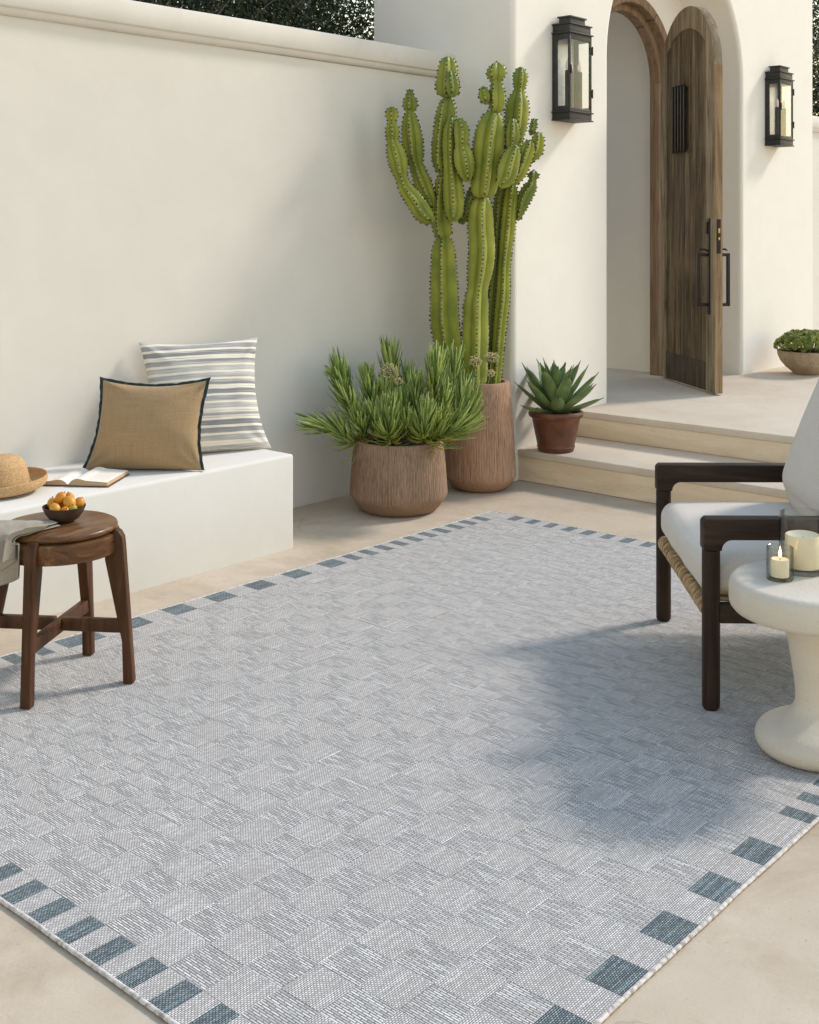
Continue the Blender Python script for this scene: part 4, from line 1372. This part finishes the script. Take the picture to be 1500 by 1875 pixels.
# left arms
S3([(500, 1440, 70), (425, 1375, 150), (335, 1245, 140), (275, 1160, 115), (245, 1085, 100), (232, 1030, 130), (215, 940, 160), (190, 850, 135), (172, 785, 95), (172, 735, 110), (170, 680, 108), (165, 632, 62), (166, 580, 104), (167, 505, 80)], 6.28, ribs=4, phase=.05)
S3([(510, 1340, 60), (465, 1240, 115), (415, 1120, 140), (385, 1040, 125), (365, 980, 120), (345, 900, 160), (332, 780, 170), (318, 670, 150), (312, 590, 110), (312, 552, 70), (315, 510, 120), (313, 450, 105), (312, 408, 58), (312, 365, 66)], 6.40, ribs=4, phase=.2)
S3([(700, 1440, 60), (765, 1385, 90), (800, 1260, 90), (825, 1150, 60)], 6.55, ribs=4, phase=.3, age=.5)
# right trunk
cactus_stem([(870, 715, 6.36, 40), (870, 660, 6.36, 48), (871, 600, 6.36, 49), (872, 560, 6.36, 46), (875, 530, 6.36, 39), (879, 498, 6.36, 46), (883, 460, 6.36, 49), (881, 420, 6.36, 48), (881, 385, 6.36, 45), (885, 358, 6.36, 34)], ribs=4, phase=-.05)
S3([(905, 1245, 150), (908, 1190, 205), (925, 1040, 235), (945, 850, 255), (965, 690, 235), (985, 590, 180), (1000, 535, 125)], 6.32, ribs=4, phase=-.05)
S3([(1003, 555, 115), (1015, 490, 150), (1015, 390, 140), (1010, 310, 105), (1010, 250, 185), (1012, 200, 185), (1012, 145, 110)], 6.32, ribs=4, phase=.55)
S3([(935, 490, 50), (918, 430, 95), (908, 380, 80), (900, 340, 45)], 6.30, ribs=4, phase=.1, age=.1)
cactus_stem([(905, 712, 6.44, 22), (911, 650, 6.44, 22), (915, 600, 6.44, 24), (921, 540, 6.44, 26), (923, 490, 6.44, 22), (930, 420, 6.44, 27), (935, 370, 6.44, 26), (938, 335, 6.44, 20)], ribs=4, phase=.1)
cactus_stem([(890, 710, 6.50, 20), (893, 650, 6.50, 22), (901, 540, 6.50, 24), (911, 440, 6.50, 26), (916, 370, 6.50, 24), (922, 330, 6.50, 20)], ribs=4, phase=.4, age=.45)
# right upper arms
S3([(1110, 1000, 70), (1140, 850, 120), (1170, 650, 190), (1185, 480, 180), (1195, 380, 95), (1200, 330, 105), (1205, 270, 118), (1208, 185, 80)], 6.46, ribs=4, phase=-.1)
S3([(1030, 1155, 70), (1085, 1085, 155), (1120, 960, 165), (1150, 870, 125), (1168, 815, 80)], 6.24, ribs=4, phase=-.05)
S3([(1140, 1140, 60), (1195, 1035, 125), (1240, 925, 125), (1268, 835, 110), (1285, 775, 70)], 6.30, ribs=4, phase=.1)
S3([(1265, 950, 50), (1325, 880, 110), (1345, 800, 110), (1350, 710, 80)], 6.34, ribs=4, phase=.2)
S3([(1285, 740, 36), (1308, 680, 62), (1318, 600, 50)], 6.36, ribs=4, phase=.3, age=.6)
S3([(1135, 860, 80), (1142, 760, 125), (1142, 660, 95), (1145, 600, 50)], 6.33, ribs=4, phase=.05, age=.15)
S3([(1180, 1430, 40), (1205, 1350, 80), (1240, 1240, 120), (1290, 1150, 105), (1303, 1105, 62), (1310, 1060, 104), (1312, 1020, 76)], 6.44, ribs=4, phase=.3, age=.55)

# ------------------------------------------------------------------ spiky succulents
t = NT('needle_leaf')
ageA = t.attr('age'); n1 = t.noise(9, detail=3)
c = t.mix((.075, .145, .025), (.45, .54, .16), t.attr('tone'))
c = t.mix(c, (.36, .34, .045), t.ramp(ageA, [(.62, 0.0), (1.0, .9)]))
M['needle'] = t.out(c, .45, spec=.35, sss=.05)
M['stemgrey'] = m_simple('succulent_stem', (.24, .27, .13), .8, var=.4, sc=120)
M['deadleaf'] = m_simple('dry_leaves', (.09, .05, .03), .9, var=.4)
M['flower'] = m_simple('dry_flowers', (.52, .43, .22), .85, var=.4, sc=150)
def needle(mb, ages, p, d, up, ln, wd, age, curl):
    side = d.cross(up)
    if side.length < 1e-5: side = d.orthogonal()
    side.normalize(); nrm = side.cross(d).normalized()
    vs = []; fs = []
    segs = [(0, .7), (.3, 1.0), (.65, .85), (.9, .45), (1.0, .0)]
    for (t_, w_) in segs:
        c = p + d * (ln * t_) + nrm * (curl * ln * t_ * t_)
        if w_ == 0: vs.append(c)
        else:
            vs += [c + side * (wd * w_), c + nrm * (wd * .55 * w_), c - side * (wd * w_), c - nrm * (wd * .55 * w_)]
    for i in range(3):
        for k in range(4):
            q = (k + 1) % 4
            fs.append((i * 4 + k, i * 4 + q, (i + 1) * 4 + q, (i + 1) * 4 + k))
    for k in range(4): fs.append((12 + k, 12 + (k + 1) % 4, 16))
    mb.add(vs, fs); ages.extend([age] * len(vs))
def shoot(root, o0, pts, D, wide, count, yellow=.3, stem_to=None, r=None):
    """a plume of needle leaves along a bent stem; pts in photograph pixels with their own depth offsets"""
    r = r or rng
    P = [tuple(at(x, y, D + (q[0] if q else 0))) for (x, y, *q) in pts]
    n = len(P) - 1
    mb = MB(); ages = []
    ln = wide * D / FPX
    ga = 2.399963
    plen = sum((Vector(b) - Vector(a)).length for a, b in zip(P, P[1:]))
    full = [Vector(catmull(P, n * .78 * i / 40)) for i in range(41)]
    st_ = MB().tube([v - o0 for v in full], [.0065 - .003 * i / 40 for i in range(41)], 7)
    so = st_.build('stem', M['stemgrey'], root, 180)
    count = int(count * .80)
    for k in range(count):
        w01 = (k / count) ** .9
        t_ = .06 + .64 * w01
        c = Vector(catmull(P, n * t_)); c2 = Vector(catmull(P, min(n, n * t_ + .04)))
        tan = (c2 - c)
        if tan.length < 1e-6: tan = Vector(P[-1]) - Vector(P[-2])
        tan.normalize()
        a1 = tan.orthogonal().normalized(); a2 = tan.cross(a1)
        an = k * ga + r.uniform(-.3, .3)
        rad = a1 * math.cos(an) + a2 * math.sin(an)
        open_ = 1.42 - .92 * w01 ** 1.1 + r.uniform(-.14, .14)
        d = (tan * math.cos(open_) + rad * math.sin(open_)).normalized()
        d = (d + Vector((0, 0, .10 + .15 * (1 - t_)))).normalized()
        l_ = max(ln * .92, plen * .33) * (.80 + .22 * w01) * r.uniform(.82, 1.12)
        age = max(0, min(1, 1 - w01 * (2.3 - 2 * yellow) - (.25 if yellow < .3 else 0) + r.uniform(-.18, .18)))
        needle(mb, ages, c + rad * .004 - o0, d, rad, l_, .0070 * r.uniform(.8, 1.2), age, -.66 + .46 * w01 + r.uniform(-.1, .1))
    tones = []
    for i in range(len(ages) // 17): tones += [r.random()] * 17
    mb.attr = {'age': ages, 'tone': tones}
    lo_ = mb.build('leaves', M['needle'], so, 180); lo_['kind'] = 'stuff'
    return so
def z2(x, y, *q): return (500 + x / 3, 580 + y / 3, *q)
succ = empty('succulent', LP + Vector((0, 0, .32)), 0, 'bushy spiky green succulent sprawling over the low fluted planter', 'succulent')
o0 = succ.location.copy()
r1 = random.Random(21)
DL = 5.97
SH = [
    ([(500, 655, .0), (440, 690, -.05), (360, 630, -.09), (220, 600, -.12), (110, 585, -.14)], 38, 120, .55),
    ([(520, 650, .02), (460, 560, .0), (400, 430, -.02), (365, 300, -.03), (350, 230, -.03)], 40, 150, .25),
    ([(400, 430, -.02), (350, 340, -.03), (300, 305, -.04)], 26, 50, .1),
    ([(580, 640, .05), (545, 480, .06), (520, 360, .07), (505, 270, .07)], 40, 120, .15),
    ([(680, 640, .12), (660, 420, .16), (645, 260, .18), (638, 160, .18)], 48, 160, .1),
    ([(730, 600, .15), (735, 400, .2), (742, 260, .22)], 38, 90, .0),
    ([(650, 690, -.10), (635, 640, -.18), (635, 560, -.20), (640, 470, -.20)], 56, 190, .62),
    ([(830, 690, -.08), (830, 640, -.17), (838, 570, -.19), (842, 490, -.19)], 56, 190, .62),
    ([(780, 650, .04), (780, 500, .04), (782, 400, .05), (785, 330, .05)], 44, 130, .2),
    ([(870, 620, .06), (885, 400, .04), (895, 290, .03), (905, 180, .03)], 50, 150, .62),
    ([(900, 640, .02), (935, 500, .0), (950, 430, .0), (962, 370, .0)], 36, 90, .45),
    ([(800, 690, -.06), (900, 655, -.13), (1000, 615, -.17), (1050, 560, -.19), (1085, 440, -.20), (1110, 340, -.20)], 64, 240, .66),
    ([(940, 600, .15), (980, 400, .2), (995, 270, .22), (1000, 200, .22)], 38, 100, .0),
    ([(500, 650, -.05), (480, 590, -.08), (470, 540, -.10)], 40, 110, .2),
    ([(570, 660, -.02), (555, 570, -.06), (548, 510, -.06)], 40, 110, .2),
    ([(700, 660, .0), (700, 520, -.02), (695, 430, -.02)], 42, 110, .2),
    ([(600, 640, .05), (600, 470, .08), (600, 350, .08)], 40, 110, .1),
    ([(740, 670, -.05), (735, 600, -.12), (735, 540, -.14)], 36, 90, .4),
    ([(880, 660, -.02), (900, 590, -.06), (915, 530, -.06)], 34, 80, .4),
    ([(1000, 560, .1), (1040, 420, .12), (1060, 330, .14)], 38, 90, .1),
]
for (pts, wide, cnt, yl) in SH:
    k = .90 + .12 * r1.random()
    shoot(succ, o0, [z2(*p) for p in pts], DL, wide * k, cnt, yl, r=r1)
# dry leaves hanging under the plume at the right
dl = MB()
for k in range(60):
    p = at(*z2(885 + r1.uniform(-14, 14), 350 + r1.uniform(-50, 60)), DL + .03 + r1.uniform(-.02, .02)) - o0
    d = Vector((r1.uniform(-.4, .4), r1.uniform(-.4, .4), -1)).normalized()
    needle(dl, [], p, d, Vector((r1.uniform(-1, 1), r1.uniform(-1, 1), 0)), .035, .003, 0, .3)
d_ = dl.build('dry_leaves', M['deadleaf'], succ, 180); d_['kind'] = 'stuff'
def flower_head(root, o0, cx_, cy_, rad, D, base, seed):
    r = random.Random(seed)
    c = at(*z2(cx_, cy_), D); b = at(*z2(*base), D + .01); R = rad / 3 * D / FPX
    st_ = MB().tube([b - o0, (b + c) / 2 - o0 + Vector((.004, 0, 0)), c - o0 - Vector((0, 0, R * .4))], [.0028, .0024, .002], 6)
    fl = MB()
    for k in range(150):
        v = Vector((r.gauss(0, 1), r.gauss(0, 1), r.gauss(0, 1))).normalized() * (R * r.uniform(.3, 1) ** .6)
        v.z *= .8
        p = c + v
        st_.tube([c - o0 - Vector((0, 0, R * .4)), p - o0], .0007, 3, False)
        fl.ball(p - o0, .0032 * r.uniform(.7, 1.3), 1)
    s = st_.build('flower_stalk', M['stemgrey'], root, 180)
    f = fl.build('florets', M['flower'], s, 180); f['kind'] = 'stuff'
flower_head(succ, o0, 640, 300, 58, DL - .02, (650, 480), 1)
flower_head(succ, o0, 690, 352, 26, DL - .02, (655, 470), 2)
flower_head(succ, o0, 1112, 245, 40, 6.16, (1105, 390), 3)
flower_head(succ, o0, 1200, 225, 44, 6.20, (1180, 370), 4)
flower_head(succ, o0, 1195, 310, 26, 6.19, (1180, 370), 5)

# ------------------------------------------------------------------ agave in a terracotta pot on the lower step
AP = Vector((5.494, 3.746, S1))
def make_tpot():
    root = empty('plant_pot', AP, 0, 'small dark red terracotta pot holding the agave on the lower step', 'pot')
    t = NT('red_terracotta')
    n1 = t.noise(11, detail=5); n2 = t.noise(4, t.co((1, 1, .5)), detail=4)
    M['redterra'] = t.out(t.mix(t.ramp(n1, [(.3, (.085, .032, .018)), (.7, (.19, .07, .035))]), (.05, .022, .016), t.ramp(n2, [(.5, 0.0), (.7, .8)])), .42, t.bump(n1, .001, .4), spec=.4)
    MB().lathe([(0, .001), (.095, .001), (.099, .006), (.102, .02), (.106, .026), (.103, .032), (.106, .05), (.132, .178), (.134, .184), (.146, .190), (.151, .198), (.152, .212), (.147, .221), (.138, .2225), (.131, .216), (.128, .19), (0, .19)], seg=72).build('pot', M['redterra'], root, 50)
    MB().lathe([(.130, .196), (.09, .201), (.04, .208), (0, .21)], seg=32).build('soil', M['soil'], root, 180)
make_tpot()
t = NT('agave_leaf')
ageA = t.attr('age'); n1 = t.noise(16, detail=4)
c = t.mix((.085, .145, .05), (.19, .265, .105), t.ramp(n1, [(.3, 0.0), (.7, 1.0)]))
c = t.mix(c, (.055, .03, .018), t.ramp(ageA, [(.90, 0.0), (.965, 1.0)]))
M['agave'] = t.out(c, .45, spec=.4)
agave = empty('agave', AP + Vector((0, 0, .205)), .4, 'green spiky agave rosette in the small red pot on the step', 'agave')
ra = random.Random(5)
NL = 32
for k in range(NL):
    f = k / (NL - 1)                       # 0 outer and low, 1 inner and upright
    az = k * 2.399963 + ra.uniform(-.15, .15)
    el = math.radians(6 + 80 * f ** .72 + ra.uniform(-4, 4))
    ln = (.178 + .135 * math.sin(PI * min(1, f * .62 + .18))) * ra.uniform(.92, 1.08)
    wd = (.040 - .008 * f) * ra.uniform(.9, 1.1)
    curl = .10 - .22 * f + ra.uniform(-.04, .04) if f < .5 else .10
    nl = 12
    vs = []; fs = []; ag = []
    for i in range(nl + 1):
        t_ = i / nl
        w_ = wd * (.72 + 1.25 * t_ - 1.0 * t_ * t_) * (1 - t_ ** 5) if t_ < .86 else wd * .55 * (1 - t_) / .14 * .55
        if i == nl: w_ = .0004
        a = el + (1.0 - f) * (-.25 + .8 * t_) * .6 + .15 * t_ * (f > .5) * -1
        if i == 0:
            r_, z_ = .012 * (1 - f) + .006, .0
        else:
            r_ += math.cos(a) * ln / nl; z_ += math.sin(a) * ln / nl
        nx, nz = -math.sin(a), math.cos(a)
        thk = .0095 * (1 - .8 * t_)
        cup = w_ * .38
        for (s, up) in ((-1, cup), (-.5, cup * .22), (0, 0), (.5, cup * .22), (1, cup), (.5, -thk * .6), (0, -thk), (-.5, -thk * .6)):
            rr = r_ + nx * up; zz_ = z_ + nz * up
            y = s * w_
            vs.append((rr * math.cos(az) - y * math.sin(az), rr * math.sin(az) + y * math.cos(az), zz_ + .012 * f + .004))
            ag.append(t_)
    for i in range(nl):
        for q in range(8):
            r2 = (q + 1) % 8
            fs.append((i * 8 + q, i * 8 + r2, (i + 1) * 8 + r2, (i + 1) * 8 + q))
    mb = MB().add(vs, fs); mb.attr = {'age': ag}
    lf = mb.build('leaf', M['agave'], agave, 70)
    if k == 3: tag(lf, 'blackened dry leaf')
    if k == 3:
        lf.data.materials.clear(); lf.data.materials.append(M['deadleaf'])
MB().tube([(0, 0, -.012), (0, 0, .02)], [.034, .026], 14).build('stem', M['deadleaf'], agave, 60)

# ------------------------------------------------------------------ succulent bowl by the right-hand wall
BP = Vector((8.53, 3.60, PZ))
t = NT('old_stone_bowl')
n1 = t.noise(9, detail=6, rough=.7); n2 = t.noise(90, detail=2)
M['stonebowl'] = t.out(t.mix(t.ramp(n1, [(.3, (.27, .20, .125)), (.7, (.47, .385, .28))]), (.15, .105, .065), t.ramp(n2, [(.58, 0.0), (.7, .6)])), .85, t.bump(n2, .002, .6), spec=.2)
pb = empty('planter', BP, 0, 'shallow weathered stone bowl planter of green succulents by the right wall', 'planter')
MB().lathe([(0, .001), (.09, .001), (.098, .008), (.11, .022), (.152, .055), (.187, .098), (.205, .14), (.209, .168), (.206, .174), (.197, .174), (.195, .16), (.19, .14), (0, .14)], seg=80).build('bowl', M['stonebowl'], pb, 60)
MB().lathe([(.193, .158), (.1, .175), (0, .18)], seg=32).build('soil', M['soil'], pb, 180)
t = NT('jade_leaf')
n1 = t.noise(14, detail=3)
M['jade'] = t.out(t.ramp(n1, [(.3, (.09, .135, .02)), (.5, (.21, .255, .04)), (.72, (.38, .38, .08))]), .4, spec=.4)
sb2 = empty('succulent', BP + Vector((0, 0, .165)), 0, 'low rounded cushion of small green succulent leaves in the stone bowl', 'succulent')
rb = random.Random(11)
lv = MB()
base_ball = [(0, 0, 1), (.7, 0, .5), (-.35, .6, .5), (-.35, -.6, .5), (0, 0, 0)]
for k in range(620):
    a = rb.uniform(0, 2 * PI); rr = .222 * math.sqrt(rb.random())
    h = .135 * math.sqrt(max(0, 1 - (rr / .232) ** 2)) * (1 + .25 * mnoise.noise(Vector((rr * 20 * math.cos(a), rr * 20 * math.sin(a), 3)))) 
    c = Vector((rr * math.cos(a), rr * math.sin(a), h + rb.uniform(-.02, .012)))
    upv = Vector((c.x * 3, c.y * 3, .5)).normalized()
    ta = upv.orthogonal().normalized(); tb_ = upv.cross(ta)
    nlv = rb.randint(7, 10)
    for q in range(nlv):
        an = q * 2.4 + rb.uniform(-.3, .3); op = .35 + .9 * (1 - q / nlv)
        d = (upv * math.cos(op) + (ta * math.cos(an) + tb_ * math.sin(an)) * math.sin(op)).normalized()
        s_ = d.orthogonal().normalized(); n_ = d.cross(s_)
        L_, W_, T_ = .0185 * rb.uniform(.8, 1.2), .0075, .0035
        vs = [c]
        for (t_, w_) in ((.45, .8), (.8, 1.0)):
            m_ = c + d * (L_ * t_)
            vs += [m_ + s_ * W_ * w_, m_ + n_ * T_ * w_, m_ - s_ * W_ * w_, m_ - n_ * T_ * w_]
        vs.append(c + d * L_ * 1.05)
        fs = [(0, 1, 2), (0, 2, 3), (0, 3, 4), (0, 4, 1)] + [(1 + i, 5 + i, 5 + (i + 1) % 4, 1 + (i + 1) % 4) for i in range(4)] + [(5 + i, 9, 5 + (i + 1) % 4) for i in range(4)]
        lv.add(vs, fs)
lo_ = lv.build('leaves', M['jade'], sb2, 180); lo_['kind'] = 'stuff'
sm = MB()
for k in range(40):
    a = rb.uniform(0, 2 * PI); rr = .19 * math.sqrt(rb.random())
    sm.tube([(rr * .8 * math.cos(a), rr * .8 * math.sin(a), 0), (rr * math.cos(a), rr * math.sin(a), .10 * math.sqrt(max(0, 1 - (rr / .22) ** 2)))], .004, 5, False)
sm.build('stems', M['stemgrey'], sb2, 180)

# ------------------------------------------------------------------ trees behind the walls
t = NT('olive_leaf')
n1 = t.noise(1.6, detail=4); rv = t.noise(40, detail=2)
c = t.mix(t.ramp(n1, [(.3, (.018, .030, .010)), (.7, (.040, .058, .018))]), (.065, .080, .030), t.ramp(rv, [(.55, 0.0), (.75, .8)]))
M['treeleaf'] = t.out(c, .5, spec=.3)
M['bark'] = m_simple('bark', (.10, .075, .055), .9, var=.4, sc=25, bump=.004)
M['twig'] = m_simple('twig', (.19, .165, .14), .85, var=.3, sc=25)
def tree(loc, h, rc_, zc, rh, seed, nclump, nleaf, label, group, leaf=(.052, .0085), bare=0.0):
    r = random.Random(seed)
    root = empty('tree', loc, 0, label, 'tree', group)
    tk = MB()
    p = Vector((0, 0, -.02)); pts = [p.copy()]
    for i in range(6):
        p = p + Vector((r.uniform(-.07, .07), r.uniform(-.07, .07), h * .1)); pts.append(p.copy())
    tk.tube(pts, [.11 - .008 * i for i in range(7)], 9)
    clumps = []
    for k in range(nclump):
        while True:
            v = Vector((r.uniform(-1, 1), r.uniform(-1, 1), r.uniform(-1, 1)))
            if .25 < v.length < 1: break
        clumps.append(Vector((v.x * rc_, v.y * rc_ * .8, zc + v.z * rh)))
    tw = MB()
    for k, c in enumerate(clumps):
        b = pts[r.randint(2, 6)]
        mid = (b + c) / 2 + Vector((r.uniform(-.15, .15), r.uniform(-.15, .15), r.uniform(-.05, .2)))
        if k % 3 == 0: tk.tube([b, mid, c], [.028, .014, .004], 5, False)
        for q in range(3):
            e_ = c + Vector((r.gauss(0, .2), r.gauss(0, .2), r.gauss(.05, .2)))
            tw.tube([c * .85 + mid * .15, (c + e_) / 2 + Vector((r.gauss(0, .03),) * 3), e_], [.004, .003, .0012], 4, False)
    trunk = tk.build('trunk', M['bark'], root, 180)
    o = tw.build('twigs', M['twig'], root, 180); o['kind'] = 'stuff'
    lf = MB()
    for c in clumps:
        for q in range(nleaf):
            p = c + Vector((r.gauss(0, .17), r.gauss(0, .17), r.gauss(0, .15)))
            d = Vector((r.gauss(0, 1), r.gauss(0, 1), r.gauss(.35, 1))).normalized()
            s_ = d.orthogonal().normalized()
            s_ = (Matrix.Rotation(r.uniform(0, 6.28), 3, d) @ s_)
            n_ = d.cross(s_)
            L_ = leaf[0] * r.uniform(.7, 1.3); W_ = leaf[1] * r.uniform(.8, 1.2)
            m_ = p + d * L_ * .5 + n_ * L_ * .06
            lf.add([p, m_ + s_ * W_, p + d * L_, m_ - s_ * W_], [(0, 1, 2, 3)])
    o = lf.build('crown', M['treeleaf'], root, 0)
    return root
TG = 'evergreen trees behind the garden wall'
tree((3.1, 5.9, 0), 3.6, 1.30, 2.35, 1.05, 1, 170, 230, 'dark olive tree behind the garden wall, furthest from the house', TG)
tree((4.7, 6.2, 0), 3.7, 1.25, 2.4, 1.05, 2, 150, 230, 'dark olive tree in the middle behind the garden wall', TG)
tree((6.1, 6.6, 0), 3.8, 1.20, 2.5, 1.10, 3, 160, 220, 'thinner dark olive tree behind the garden wall beside the house', TG)
tree((12.2, 6.0, 0), 4.6, 1.5, 2.9, 1.5, 4, 400, 220, 'twiggy half bare tree behind the wall right of the entrance house', 'trees right of the house', bare=1)
